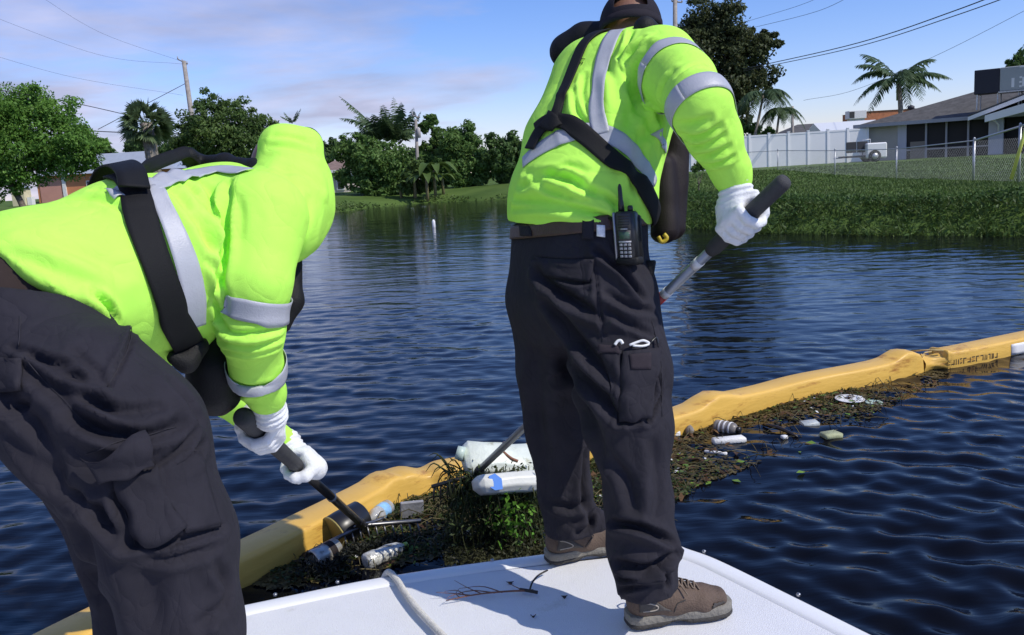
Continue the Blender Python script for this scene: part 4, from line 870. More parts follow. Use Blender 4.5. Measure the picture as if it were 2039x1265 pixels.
M_PFD = cloth('black_nylon', (0.009, 0.009, 0.010), 300, 0.3, 0.15, 0.6)
M_MAROON = cloth('dark_maroon_nylon', (0.013, 0.008, 0.008), 300, 0.3, 0.15, 0.6)
M_GLOVE = cloth('white_glove', (0.78, 0.79, 0.80), 600, 0.35, 0.05, 0.75, wear=((0.50, 0.47, 0.40), 20.0, 0.58), wr=(45.0, .14, 1.0))
M_SKIN = mat('skin', (0.22, 0.105, 0.065), 0.5, 0, 0.08, 12, 0.15, 200)
M_CAP = cloth('cap_cotton', (0.018, 0.015, 0.022), 800, 0.3, 0.1)
M_BELT = mat('brown_leather', (0.060, 0.030, 0.020), 0.5, 0, .25, 20, .3, 200)
M_LEATHER = mat('boot_nubuck', (0.100, 0.066, 0.046), 0.75, 0, .25, 16, .4, 220, wear=((0.20, 0.14, 0.10), 14, .64))
M_GREYL = mat('boot_overlay', (0.055, 0.048, 0.042), 0.7, 0, .2, 20, .3, 200)
M_SOLE = mat('boot_sole', (0.20, 0.185, 0.155), 0.8, 0, .2, 18, .5, 120)
M_SOLED = mat('boot_outsole', (0.04, 0.036, 0.032), 0.8, 0, .2, 18, .5, 120)
M_LACE = mat('boot_lace', (0.17, 0.125, 0.09), 0.8, 0, .3, 60)
M_BLK = mat('black_plastic', (0.012, 0.012, 0.013), 0.35, 0, .1, 20)
M_FOAM = mat('grip_foam', (0.045, 0.045, 0.048), 0.8, 0, .15, 40, .4, 400)

def garment(name, F, vox, creases, m, parent, noise=(0.0025, 22.0), seed=1, it=2, amp=1.45):
    creases = [(p, d_ * amp, w_ * .78) for p, d_, w_ in creases]
    V, Fq = F.mesh(vox); V = relax(V, Fq, it); bv = bvh_of(V, Fq); V = fold(V, Fq, bv, creases, noise, seed); V = relax(V, Fq, 1, 0.3); o = link(name, V, Fq, m, parent); return o, bvh_of(V, Fq)
def thing_part(name, VF, m, parent, **k): return link(name, VF[0], VF[1], m, parent, **k)

def grip_glove(wrist, c, ax, palm, pr, thumb_sign, parent, cuff_from, seed=1, size=1.0):
    """a gloved hand closed round a pole: c point on the pole's axis, ax its direction, palm: from the pole to the palm"""
    ax = nrm(ax); palm = nrm(np.asarray(palm, float) - ax * (np.asarray(palm, float) @ ax)); q = np.cross(ax, palm) * thumb_sign
    F = Field(0.010); R = pr + 0.012 * size
    on = lambda s, a, r: c + ax * s + (palm * math.cos(a) + q * math.sin(a)) * r
    kn = on(0, math.radians(38), pr + .020); heel = on(0, math.radians(-28), pr + .024)
    back = nrm(kn - heel)
    F.ec(heel, kn, ax, (.040 * size, .019 * size), (.043 * size, .016 * size), .015)
    F.rc(wrist, heel + palm * .004, .031 * size, .027 * size, .03); F.rc(cuff_from, wrist, .038 * size, .032 * size, .02)
    ends = [232, 250, 244, 222]
    for i, s in enumerate((-.0355, -.0118, .0118, .0345)):
        s *= size; rad = (.0108, .0115, .0112, .0098)[i] * size; A = [38, 80, 125, 170, 208, ends[i]]; RR = [R + .008, R + .004, R + .002, R + .001, R, R]
        pts = [on(s * (1.0 - .10 * j / 5), math.radians(a), r) for j, (a, r) in enumerate(zip(A, RR))]; F.chain(pts, [rad * f for f in (1.08, 1.02, 1.0, .96, .94, .86)], .0025)
    s = -.045 * size; pts = [on(s * .55, math.radians(-30), R + .014), on(s * .95, math.radians(-72), R + .010), on(s * 1.05, math.radians(-112), R + .004), on(s * .9, math.radians(-148), R + .002)]
    F.chain(pts, [.0165 * size, .0145 * size, .0128 * size, .0108 * size], .008)
    V, Fq = F.mesh(.0032, pad=.01); V = relax(V, Fq, 1, .4); N = vnormals(V, Fq)
    d = .0011 * sines(V, seed, 170) ; wv = (V - wrist) @ nrm(cuff_from - wrist); near = np.exp(-((wv - .01) / .03) ** 2); d += near * .0022 * np.sin(wv * 420)     # knit and gathers at the wrist
    return link('glove', V + N * d[:, None], Fq, M_GLOVE, parent)

def boot(heel, toe, parent, hgt=.155, seed=1, shin=None):
    heel = np.asarray(heel, float); toe = np.asarray(toe, float); L = np.linalg.norm(toe - heel); X = nrm((toe - heel) * (1, 1, 0)); Y = np.cross((0, 0, 1), X); Z = np.array([0, 0, 1.]); at = lambda x, y, z: heel + X * (x * L) + Y * y + Z * z
    U = Field(.03); U.ec(at(.13, 0, .05), at(.42, 0, .05), Y, (.036, .036), (.040, .040)); U.ec(at(.42, 0, .048), at(.70, 0, .042), Y, (.041, .036), (.047, .030)); U.ec(at(.70, 0, .042), at(.87, 0, .040), Y, (.046, .031), (.038, .026))
    U.rc(at(.16, 0, .07), at(.14, 0, hgt + .02), .038, .042); U.rc(at(.30, 0, .075), at(.52, 0, .062), .036, .028); U.cut(at(0, 0, .024), (0, 0, -1))
    V, Fq = U.mesh(.0045, pad=.01); V = relax(V, Fq, 2); N = vnormals(V, Fq); V = V + N * (.0012 * sines(V, seed, 90) + .0006 * sines(V, seed + 3, 240))[:, None]; link('boot_upper', V, Fq, M_LEATHER, parent); bv = bvh_of(V, Fq)
    out = [(0.0, -.024), (-.012, 0), (0.0, .024), (.08, .036), (.25, .036), (.42, .037), (.60, .046), (.76, .049), (.90, .040), (.98, .020), (1.0, 0), (.98, -.022), (.90, -.040), (.76, -.046), (.60, -.043), (.42, -.034), (.25, -.036), (.08, -.036)]
    C = spline(np.array([(a, b, 0) for a, b in out + out[:1]]), 90)[:-1]; n = len(C)
    def layer(z0, z1, grow0, grow1, name, m, lug=0.0):
        V = []; rows = [(z0, grow0), (z0 + .003, grow0 + .002), (z1 - .003, grow1 + .002), (z1, grow1)]
        for z, g in rows:
            for i, (a, b, _) in enumerate(C): k = 1 + g / .04; lz = lug * max(0, math.sin(i * .95)) if z == z0 else 0; arch = .010 * math.exp(-((a - .44) / .09) ** 2) if z <= z0 + .003 and lug else 0; V.append(at(.5 + (a - .5) * (1 + g / (.5 * L)), b * k, z + lz + arch))
        Fc = [(r * n + i, r * n + (i + 1) % n, (r + 1) * n + (i + 1) % n, (r + 1) * n + i) for r in range(3) for i in range(n)] + [tuple(range(n - 1, -1, -1)), tuple(range(3 * n, 4 * n))]
        link(name, V, Fc, m, parent)
    layer(.010, .034, .001, .001, 'midsole', M_SOLE); layer(.0, .0115, .002, .002, 'outsole', M_SOLED, .004)
    for s in (-1, 1):                                  # heel counter overlay with a pale outlined leather window, toe cap
        side = lambda x, z: at(x, s * .09, z)
        def onb(x, z, off=.002):
            p, nn, _, _ = bv.find_nearest(Vector(side(x, z))); return np.array(p) + np.array(nn) * off
        for nm, quad, m in (('heel_overlay', [(-.02, .095), (.20, .085), (.34, .036), (-.04, .036)], M_GREYL), ('toe_cap', [(.84, .060), (.97, .045), (1.02, .034), (.80, .034)], M_GREYL)):
            rows = []
            for i in range(7):
                a = i / 6; row = []
                for j in range(9):
                    b = j / 8; x0, z0 = (1 - b) * np.array(quad[0]) + b * np.array(quad[1]); x1, z1 = (1 - b) * np.array(quad[3]) + b * np.array(quad[2]); row.append(onb((1 - a) * x0 + a * x1, (1 - a) * z0 + a * z1))
                rows.append((row, Y * s))
            V, Fc = strip(rows, .002); link(nm, V, Fc, m, parent)
        MB().tube(spline([onb(x, z, .0035) for x, z in ((.02, .080), (.14, .078), (.22, .062), (.20, .048), (.04, .046))], 22), .0018, 5).build('piping', mat('pale_piping', (.35, .31, .26), .7), parent)
        MB().tube(spline([onb(x, z, .001) for x, z in ((.36, .038), (.44, .07), (.52, .085))], 14), .0015, 5).build('seam', M_SOLED, parent)
    lc = MB(); top = lambda x, y: np.array(bv.ray_cast(Vector(at(x, y, .3)), Vector((0, 0, -1)))[0] or at(x, y, .08))
    for k in range(5):
        x = .38 + k * .06
        for sgn in (-1, 1): lc.tube(spline([top(x, sgn * .024) + Z * .003, top(x + .03, 0) + Z * .006, top(x + .05, -sgn * .024) + Z * .003], 8), .0024, 5)
    kx = top(.40, 0) + Z * .006
    for sgn in (-1, 1):
        lc.tube(spline([kx, kx + Y * sgn * .025 + Z * .022, kx + Y * sgn * .05 + X * .01 + Z * .0, kx + Y * sgn * .03 - Z * .004, kx], 16), .0022, 5); e = top(.52, sgn * .05); lc.tube(spline([kx, (kx + e) / 2 + Z * .012, e + Z * .002], 10), .0022, 5)
    lc.build('laces', M_LACE, parent)

def head_mesh(c, fwd, up_, parent, name='head', m=None):
    """a head with brow, nose, mouth, chin, ears, eyes; c its centre, fwd the way it faces"""
    fwd = nrm(fwd); up_ = nrm(up_ - fwd * (np.asarray(up_) @ fwd)); rt = np.cross(fwd, up_); at = lambda f, r, u: c + fwd * f + rt * r + up_ * u
    F = Field(.02); F.ec(at(-.012, 0, .030), at(.012, 0, .030), rt, (.076, .086), (.074, .084), .03); F.ec(at(.035, 0, -.02), at(.045, 0, -.085), rt, (.062, .055), (.040, .038), .03)
    F.rc(at(.092, 0, .022), at(.112, 0, -.018), .010, .015, .012); F.rc(at(.085, -.028, -.058), at(.085, .028, -.058), .012, .012, .012); F.rc(at(.078, -.035, .03), at(.078, .035, .03), .015, .015, .02)
    for s in (-1, 1): F.ec(at(-.005, s * .078, .022), at(-.002, s * .074, -.022), fwd, (.017, .009), (.012, .008), .008)
    F.rc(at(-.03, 0, -.04), at(-.055, 0, -.15), .055, .058, .04)
    V, Fq = F.mesh(.005, pad=.01); V = relax(V, Fq, 1); h = link(name, V, Fq, m or M_SKIN, parent)
    for s in (-1, 1):
        e = MB(); p = at(.083, s * .031, .012); e.lathe(p - fwd * .012, fwd, [(0, .006), (.004, .011), (.012, .0115), (.018, .008), (.021, .001)], 10); e.build('eye', mat('eye', (.3, .28, .26), .2), parent)
    return F

def build_standing_man():
    base = PZ(1300, 1185, DZ); root = thing('person', 'standing worker in lime shirt and dark cap pulling a long rake at the bow', 'person', base)
    lat = lambda deg: np.array([math.cos(math.radians(deg)), -math.sin(math.radians(deg)), 0])
    # --- trousers
    T = Field(.035); T.ec(PD(1152, 440, 2.42), PD(1150, 590, 2.42), lat(46), (.202, .150), (.210, .165), .05)
    T.chain([PD(1212, 600, 2.35), PD(1240, 740, 2.31), PD(1258, 850, 2.27), PD(1272, 1000, 2.25), PD(1278, 1090, 2.23), PD(1296, 1215, 2.21)], [.132, .120, .099, .080, .080, .077], .04)
    T.chain([PD(1100, 600, 2.51), PD(1106, 740, 2.56), PD(1112, 850, 2.61), PD(1124, 980, 2.64), PD(1143, 1110, 2.65)], [.124, .108, .092, .074, .078], .035)
    T.rc(PD(1318, 1078, 2.22), PD(1330, 1092, 2.23), .034, .030, .03); T.rc(PD(1190, 1035, 2.62), PD(1192, 1045, 2.62), .03, .03, .03)
    tz = PD(1152, 432, 2.42); T.cut(tz, nrm(np.array([-.06, 0.05, 1]))); hr = PD(1296, 1180, 2.2); T.cut(hr, np.array([.1, .0, -1])); hl = PD(1143, 1084, 2.63); T.cut(hl, np.array([.05, .0, -1]))
    C = [([(1062, 514), (1120, 520), (1182, 516)], .004, .006), ([(1100, 552), (1140, 565), (1176, 562)], .006, .007), ([(1072, 545), (1125, 588), (1205, 632)], .013, .016), ([(1092, 600), (1145, 668), (1200, 735), (1238, 775)], .012, .018),
         ([(1190, 500), (1240, 545), (1278, 592)], .011, .012), ([(1185, 540), (1192, 610), (1205, 670)], .004, .006), ([(1190, 600), (1240, 640), (1300, 668)], .006, .012), ([(1208, 585), (1250, 610), (1300, 622)], .005, .012),
         ([(1150, 735), (1205, 790), (1235, 830)], .012, .02), ([(1120, 700), (1160, 800), (1200, 900)], .010, .03), ([(1236, 700), (1238, 780), (1232, 845)], .005, .006), ([(1310, 742), (1312, 790), (1288, 842)], .009, .007), ([(1232, 845), (1260, 842), (1290, 838)], .005, .008),
         ([(1225, 920), (1250, 960), (1262, 1010)], .007, .02), ([(1225, 1042), (1275, 1052), (1338, 1082)], .014, .013), ([(1235, 1122), (1290, 1132), (1342, 1100)], .016, .013), ([(1236, 1150), (1265, 1150), (1300, 1142)], .010, .009), ([(1238, 1172), (1262, 1166), (1290, 1160)], .007, .009),
         ([(1310, 1130), (1325, 1150), (1330, 1168)], .008, .010), ([(1300, 880), (1310, 960), (1305, 1030)], .006, .02), ([(1165, 900), (1160, 980), (1172, 1040)], .008, .014), ([(1080, 700), (1070, 820), (1085, 930)], .007, .03), ([(1095, 1000), (1130, 1010), (1170, 1000)], .006, .015), ([(1180, 1020), (1170, 1050), (1150, 1062)], .008, .012)]
    trou, bt = garment('trousers', T, .0062, C, M_NAVY, root, (.0036, 15.0), 3, amp=2.0)
    # --- shirt
    S = Field(.05); S.ec(PD(1152, 438, 2.42), PD(1158, 395, 2.42), lat(36), (.200, .158), (.203, .160), .03); S.ec(PD(1158, 400, 2.42), PD(1180, 290, 2.47), lat(24), (.196, .152), (.191, .142), .05)
    S.ec(PD(1180, 290, 2.47), PD(1232, 168, 2.54), lat(16), (.188, .140), (.205, .135), .06); S.rc(PD(1178, 144, 2.63), PD(1306, 140, 2.45), .086, .099, .06); S.rc(PD(1278, 124, 2.52), PD(1276, 102, 2.55), .076, .064, .05)
    S.cut(PD(1152, 441, 2.42), np.array([-.05, .05, -1]))
    ra = [PD(1318, 124, 2.42), PD(1362, 165, 2.25), PD(1392, 208, 2.10), PD(1422, 272, 2.15), PD(1455, 340, 2.19), PD(1463, 362, 2.195)]; S.chain(ra, [.094, .078, .069, .060, .043, .039], .035)
    la = [PD(1178, 140, 2.62), PD(1150, 300, 2.74), PD(1195, 520, 2.74), PD(1225, 640, 2.68)]; S.chain(la, [.085, .066, .052, .040], .03)
    C = [([(1028, 398), (1105, 405), (1190, 425), (1225, 436)], .010, .012), ([(1022, 416), (1090, 416), (1160, 430)], .008, .010), ([(1040, 370), (1100, 352), (1150, 362)], .009, .016), ([(1050, 345), (1110, 350), (1190, 385)], .007, .014), ([(1150, 372), (1210, 400), (1250, 428)], .008, .013),
         ([(1294, 96), (1270, 140), (1262, 190)], .010, .018), ([(1258, 62), (1252, 95), (1240, 120)], .009, .010), ([(1285, 80), (1262, 110), (1255, 130)], .007, .010), ([(1275, 150), (1272, 200), (1285, 240)], .010, .02), ([(1295, 205), (1310, 240), (1318, 280)], .010, .015), ([(1305, 225), (1290, 260), (1265, 290)], .008, .018),
         ([(1145, 180), (1150, 220), (1165, 245)], .007, .011), ([(1165, 150), (1160, 190), (1170, 225)], .006, .010), ([(1280, 300), (1262, 340), (1262, 380)], .007, .016), ([(1240, 300), (1255, 335), (1290, 350)], .006, .014),
         ([(1355, 248), (1385, 245), (1410, 235)], .008, .011), ([(1362, 265), (1395, 270), (1430, 252)], .008, .011), ([(1378, 290), (1412, 282), (1440, 268)], .007, .010), ([(1392, 312), (1425, 305), (1452, 292)], .007, .009), ([(1405, 328), (1435, 322), (1460, 312)], .006, .008), ([(1340, 140), (1322, 165), (1312, 195)], .006, .012), ([(1350, 150), (1380, 130), (1402, 128)], .005, .012)]
    C += [([(1272, 120), (1258, 180), (1262, 250)], .015, .034), ([(1090, 345), (1130, 330), (1165, 340)], .006, .012), ([(1062, 356), (1100, 380), (1130, 392)], .006, .012), ([(1200, 385), (1222, 405), (1232, 436)], .006, .009), ([(1130, 392), (1200, 410), (1240, 440)], .007, .009), ([(1210, 130), (1222, 180), (1225, 240)], .005, .016), ([(1125, 200), (1120, 240), (1128, 268)], .005, .012)]
    shirt, bs = garment('shirt', S, .0062, C, M_LIME, root, (.0030, 17.0), 8)
    # --- reflective tape: sleeve rings, the chest ring, two back stripes
    axu = nrm(ra[2] - ra[0]); thing_part('sleeve_tape', ribbon(bs, ring_path(bs, ra[0] + (ra[1] - ra[0]) * .62, nrm(axu), .30), .046, .003, .0015, 70), M_TAPE, root)
    thing_part('sleeve_tape', ribbon(bs, ring_path(bs, ra[2] + (ra[3] - ra[2]) * .02, nrm((ra[3] - ra[1])), .2), .050, .003, .0015, 70), M_TAPE, root)
    thing_part('sleeve_tape', ribbon(bs, ring_path(bs, la[1] * .8 + la[2] * .2, la[2] - la[1], .2), .046, .003, .0015, 60), M_TAPE, root)
    thing_part('torso_tape', ribbon(bs, [(1042, 325), (1072, 300), (1110, 278), (1160, 262), (1205, 268), (1245, 290), (1283, 332), (1303, 368)], .050, .003, .0015, 60), M_TAPE, root)
    thing_part('torso_tape', ribbon(bs, [(1232, 62), (1212, 90), (1200, 130), (1192, 180), (1190, 225), (1197, 268)], .046, .0045, .0015, 50), M_TAPE, root)
    thing_part('torso_tape', ribbon(bs, [(1308, 262), (1318, 285), (1322, 300)], .045, .003, .0015, 16), M_TAPE, root)
    # --- black life vest: collar, lobes, back straps
    P = Field(.03); P.chain([PD(1285, 62, 2.60), PD(1225, 66, 2.66), PD(1165, 80, 2.70), PD(1128, 103, 2.73), PD(1150, 125, 2.82)], [.034, .040, .048, .046, .05], .03); P.chain([PD(1150, 125, 2.80), PD(1190, 260, 2.72), PD(1215, 380, 2.66)], [.05, .05, .045], .03); P.chain([PD(1285, 58, 2.47), PD(1325, 100, 2.55), PD(1335, 200, 2.60)], [.034, .035, .045], .03)
    V, Fq = P.mesh(.007); V = relax(V, Fq, 2); N = vnormals(V, Fq); link('life_vest', V + N * (.003 * sines(V, 4, 40))[:, None], Fq, M_PFD, root)
    P = Field(.02); P.ec(PD(1338, 275, 2.60), PD(1336, 455, 2.58), np.array([.8, -.6, 0]), (.055, .04), (.045, .035), .02); P.ec(PD(1318, 330, 2.54), PD(1322, 462, 2.53), np.array([.8, -.6, 0]), (.035, .03), (.042, .034), .04); V, Fq = P.mesh(.006); N = vnormals(V, Fq); link('vest_lobe', V + N * (.003 * sines(V, 6, 50))[:, None], Fq, M_MAROON, root)
    thing_part('harness_strap', ribbon(bs, [(1205, 50), (1158, 100), (1135, 160), (1118, 205), (1102, 243)], .034, .007, .004, 40), M_BLACK, root)
    thing_part('harness_strap', ribbon(bs, [(1070, 262), (1088, 248), (1120, 246), (1165, 272), (1215, 318), (1262, 358), (1296, 404), (1312, 440)], .052, .007, .004, 60), M_BLACK, root)
    thing_part('harness_strap', ribbon(bs, [(1096, 246), (1075, 268), (1058, 300)], .040, .010, .004, 16), M_BLACK, root)
    thing_part('strap_keeper', ribbon(bs, [(1090, 240), (1112, 256)], .05, .013, .006, 10), M_BLACK, root)
    c = PD(1318, 478, 2.47); MB().tube(spline([c + (-.01, 0, .01), c + (.0, 0, -.006), c + (.014, 0, .004), c + (.006, 0, .016)], 12), .006, 8).build('pull_tab', mat('yellow_plastic', (.55, .40, .03), .4), root)
    # --- belt, loops, pockets
    wp = ring_path(bt, PD(1152, 449, 2.42), (-.06, .05, 1), .4, 60); thing_part('belt', ribbon(bt, wp, .036, .0045, .003, 90), M_BELT, root)
    for u, v in ((1053, 452), (1172, 458)): thing_part('belt_loop', patch(bt, [(u - 11, v - 20), (u + 11, v - 19), (u + 10, v + 20), (u - 12, v + 19)], .0085, .003, 5, 8), M_NAVY, root)
    thing_part('white_label', patch(bt, [(1188, 449), (1204, 450), (1204, 474), (1188, 472)], .009, .002, 4, 5), mat('label_cloth', (.72, .72, .74), .7, 0, .25, 90), root)
    thing_part('rear_pocket', patch(bt, [(1066, 512), (1184, 518), (1176, 562), (1085, 548)], .0035, .003, 14, 8), M_NAVY, root)
    thing_part('cargo_pocket', patch(bt, [(1242, 702), (1312, 694), (1300, 838), (1238, 842)], .009, .006, 14, 18, .004), M_NAVY, root)
    thing_part('cargo_pocket', patch(bt, [(1197, 690), (1238, 697), (1234, 835), (1222, 800)], .004, .003, 10, 16), M_NAVY, root)
    thing_part('hook_tape', patch(bt, [(1251, 708), (1291, 705), (1291, 736), (1251, 738)], .014, .002, 8, 6), mat('hook_tape', (.018, .012, .018), .9, 0, .2, 80), root)
    thing_part('hook_tape', patch(bt, [(1193, 688), (1232, 692), (1230, 706), (1193, 703)], .0075, .002, 8, 4), mat('hook_tape', (.018, .012, .018), .9), root)
    for pts in ([(1241, 702), (1240, 770), (1237, 842)], [(1184, 520), (1192, 600), (1200, 680)], [(1066, 513), (1125, 518), (1184, 518)], [(1298, 640), (1316, 720), (1318, 830)]):
        W = []
        for p in spline3(pts): a, nn = hit(bt, *p); W.append(a + nn * .001)
        MB().tube(W, .0009, 4).build('seam', M_STITCH, root)
    # --- cap and head
    fw = nrm(np.array([.10, .90, -.28])); up_ = nrm(np.array([.03, .3, .95])); hc = PD(1256, 62, 2.62); head_mesh(hc + np.array([0, .01, -.01]), fw, up_, root)
    rt = np.cross(fw, up_); rt = nrm(rt); upn = np.cross(rt, fw); nA, nB = 44, 16; V = []; Fc = []
    for i in range(nB):
        el = math.radians(-8 + 98 * i / (nB - 1))
        for j in range(nA): a = 2 * math.pi * j / nA; V.append(hc + (rt * math.cos(a) * .089 + fw * math.sin(a) * .103) * math.cos(el) * (1 + .012 * math.cos(6 * a)) + upn * (.012 + .108 * math.sin(el)))
    for i in range(nB - 1):
        el = -8 + 98 * (i + .5) / (nB - 1)
        for j in range(nA):
            a = 2 * math.pi * (j + .5) / nA; da = (math.degrees(a) - 270 + 180) % 360 - 180
            if (da / 33) ** 2 + ((el - 22) / 22) ** 2 < 1 and el > 12: continue       # the opening at the back of the cap
            Fc.append((i * nA + j, i * nA + (j + 1) % nA, (i + 1) * nA + (j + 1) % nA, (i + 1) * nA + j))
    cap = link('cap', V, Fc, M_CAP, root); md = cap.modifiers.new('cloth', 'SOLIDIFY'); md.thickness = .003; md.offset = 1; sb = cap.modifiers.new('round', 'SUBSURF'); sb.levels = sb.render_levels = 2
    br = []; 
    for i in range(5):
        t = i / 4; row = [hc + rt * math.sin(b) * (.088 + .012 * t) + fw * (.06 + .045 * math.cos(b) + t * .075 * math.cos(b) ** .5) + upn * (-.002 - .03 * t * t - .022 * (math.sin(b) ** 2)) for b in np.linspace(-1.3, 1.3, 15)]; br.append((row, upn))
    thing_part('cap_brim', strip(br, .004), M_CAP, root)
    bd = [hc + rt * math.cos(a) * .0925 + fw * math.sin(a) * .1065 + upn * .003 for a in np.linspace(0, 2 * math.pi, 50)]; rows = [([p - upn * .012, p, p + upn * .013], nrm(p - hc)) for p in bd]; thing_part('cap_band', strip(rows, .003), M_CAP, root)
    # --- collar lettering at the left shoulder
    cu = bpy.data.curves.new('lettering', 'FONT'); cu.body = 'ST'; cu.size = .026; cu.space_character = 1.1; to = bpy.data.objects.new('tmp', cu); SC.collection.objects.link(to); dg = bpy.context.evaluated_depsgraph_get(); tm = to.evaluated_get(dg).to_mesh(); tv = [v.co.copy() for v in tm.vertices]; tf = [list(p.vertices) for p in tm.polygons]; bpy.data.objects.remove(to)
    p0, n0 = hit(bs, 1159, 130); p1, _ = hit(bs, 1172, 108); ex = nrm(p1 - p0); ey = nrm(np.cross(n0, ex)); V = []
    for c in tv: q, nn, _, _ = bs.find_nearest(Vector(p0 + ex * c.x + ey * c.y)); V.append(np.array(q) + np.array(nn) * .002)
    link('lettering', V, tf, M_BLACK, root, smooth_=False)
    # --- boots and gloves
    boot(PZ(1252, 1243, DZ), PZ(1452, 1212, DZ), root, seed=2); boot(PZ(1092, 1118, DZ), PZ(1252, 1085, DZ), root, seed=5)
    # --- the body under the clothes
    B = Field(.05); B.p = [q for q in T.p + S.p if q[1] is not None]
    B.cut(hr + (0, 0, .10), (0, 0, -1)); V, Fq = B.mesh(.015, g=.042); link('body', V, Fq, M_SKIN, root)
    return root, bt, bs, ra, la
MAN = build_standing_man()

def pole_pt(a, b, t): return a + (b - a) * t
M_ALU = mat('grey_pole', (.34, .35, .36), .35, .5, .1, 12)
RA, RB = PD(1566, 357, 2.06), PD(945, 945, 3.45)
def build_lifted_rake():
    root = thing('rake', 'long grey pole rake with black grip held by the standing worker', 'rake', (RA + RB) / 2, 'rakes'); d = nrm(RB - RA); L = np.linalg.norm(RB - RA)
    MB().tube([RA + d * .28, RB], .0135, 12).build('pole', M_ALU, root); MB().lathe(RA, d, [(0, .008), (.004, .017), (.012, .020), (.28, .0205), (.30, .016)], 16).build('grip', M_FOAM, root)
    q = lambda u: np.array([0, 0, 0])
    f = lambda v: min(np.linspace(0, 1, 400), key=lambda t: abs((lambda p: CV - FPX * ((p - CC) @ CUP) / ((p - CC) @ CF))(pole_pt(RA, RB, t)) - v))
    for v0, v1, nm, m in ((588, 612, 'red_label', mat('red_label', (.35, .03, .03), .4)), (578, 588, 'white_label', M_WHITE), (520, 530, 'white_label', M_WHITE)):
        a, b = pole_pt(RA, RB, f(v0)), pole_pt(RA, RB, f(v1)); MB().tube([a, b], .0145, 12).build(nm, m, root)
    b = RB; hx = nrm(np.cross(d, (0, 0, 1))); MB().tube([b - hx * .19, b + hx * .19], .008, 8).build('head_bar', M_BLK, root); MB().lathe(b - d * .07, d, [(0, .015), (.03, .019), (.07, .017), (.075, .01)], 12).build('socket', M_BLK, root)
    tn = nrm(np.array([0, 0, -1.]) + d * .5)
    for k in range(13): p = b + hx * (-.18 + .03 * k); MB().tube([p, p + tn * .05, p + tn * .085 - d * .015], [.0042, .004, .002], 6).build('tine', M_BLK, root)
    c = pole_pt(RA, RB, f(440)); return root, c, d
RK = build_lifted_rake()
grip_glove(MAN[3][-1] + nrm(RK[1] - MAN[3][-1]) * .025, RK[1], RK[2], -CR * .75 + CUP * .75 - CF * .35, .0205, -1, bpy.data.objects['person'], MAN[3][-1] - nrm(MAN[3][-1] - MAN[3][-2]) * .01, 3, 1.12)
def _left_hand():
    ts = np.linspace(0, 1, 300); w = MAN[4][-1]; t = min(ts, key=lambda q: np.linalg.norm(pole_pt(RA, RB, q) - w)); c = pole_pt(RA, RB, t); w2 = w + nrm(c - w) * .02
    grip_glove(w2, c, RK[2], (w - c), .0135, 1, bpy.data.objects['person'], w - nrm(c - w) * .02, 9, 1.08)
_left_hand()

def build_radio():
    bt = MAN[1]; a, na = hit(bt, 1222, 452); X = CR * .86 - CF * .5; X = nrm(X - np.array([0, 0, X[2]])); Z = np.array([-.03, .05, .995]); Y = nrm(np.cross(Z, X)); c = PD(1250, 470, 2.22); S_ = 2.22 / FPX
    root = thing('two_way_radio', 'black two way radio with green screen clipped at the standing worker\'s belt', 'radio', c - Z * .08)
    MB().box(c, (.026, .019, .062), X, Y, Z, bev=.006).build('casing', M_BLK, root); MB().box(c - X * .0268 - Y * .004, (.003, .017, .060), X, Y, Z, bev=.002).build('side_trim', mat('radio_trim', (.30, .30, .32), .3, .6), root)
    fr = c - Y * .0195; MB().box(fr + Z * .036, (.018, .001, .020), X, Y, Z).build('speaker_grille', mat('grille_grey', (.05, .05, .052), .6), root)
    for k in range(5): MB().box(fr - Y * .0012 + Z * (.022 + .007 * k), (.015, .0006, .0013), X, Y, Z).build('grille_bar', M_BLK, root)
    MB().box(fr + Z * .003, (.0165, .0012, .012), X, Y, Z).build('bezel', mat('grille_grey', (.05, .05, .052), .6), root); MB().box(fr - Y * .0012 + Z * .002, (.0135, .0008, .0085), X, Y, Z).build('screen', mat('lcd', (.06, .11, .075), .2), root); MB().box(fr - Y * .0006 + Z * .0185, (.009, .0006, .0016), X, Y, Z).build('marking', M_TAPE, root); MB().box(fr - Y * .0006 - Z * .0135, (.0165, .0006, .0022), X, Y, Z).build('marking', M_TAPE, root)
    km = mat('key_grey', (.30, .30, .31), .5); k0 = None
    for i in range(4):
        for j in range(3): MB().box(fr - Y * .001 + Z * (-.021 - .0095 * i) + X * (-.011 + .011 * j), (.0042, .0014, .0032), X, Y, Z, bev=.0008).build('key', km, root)
    MB().lathe(c + Z * .06 - X * .012, Z, [(0, .008), (.02, .0075), (.03, .006), (.062, .005), (.070, .002)], 12).build('antenna', M_BLK, root); MB().lathe(c + Z * .06 + X * .012, Z, [(0, .007), (.012, .007), (.016, .004)], 12).build('knob', M_BLK, root)
    hb = c + Y * .022; MB().box(hb - Z * .010 - X * .006, (.034, .010, .062), X, Y, Z, bev=.005).build('holster', M_PFD, root); MB().box(c - Z * .062 - Y * .0, (.030, .022, .010), X, Y, Z, bev=.004).build('holster', M_PFD, root)
    MB().box((c + a) / 2 + Z * .02, (.012, .03, .02), X, nrm(c - a), np.cross(X, nrm(c - a))).build('belt_clip', M_BLK, root)
    # hanging mic pouch behind it and the pocket flap below
    d = PD(1288, 545, 2.30); MB().box(d, (.018, .01, .035), X, Y, nrm(Z + X * .25), bev=.004).build('pouch', M_PFD, root)
build_radio()
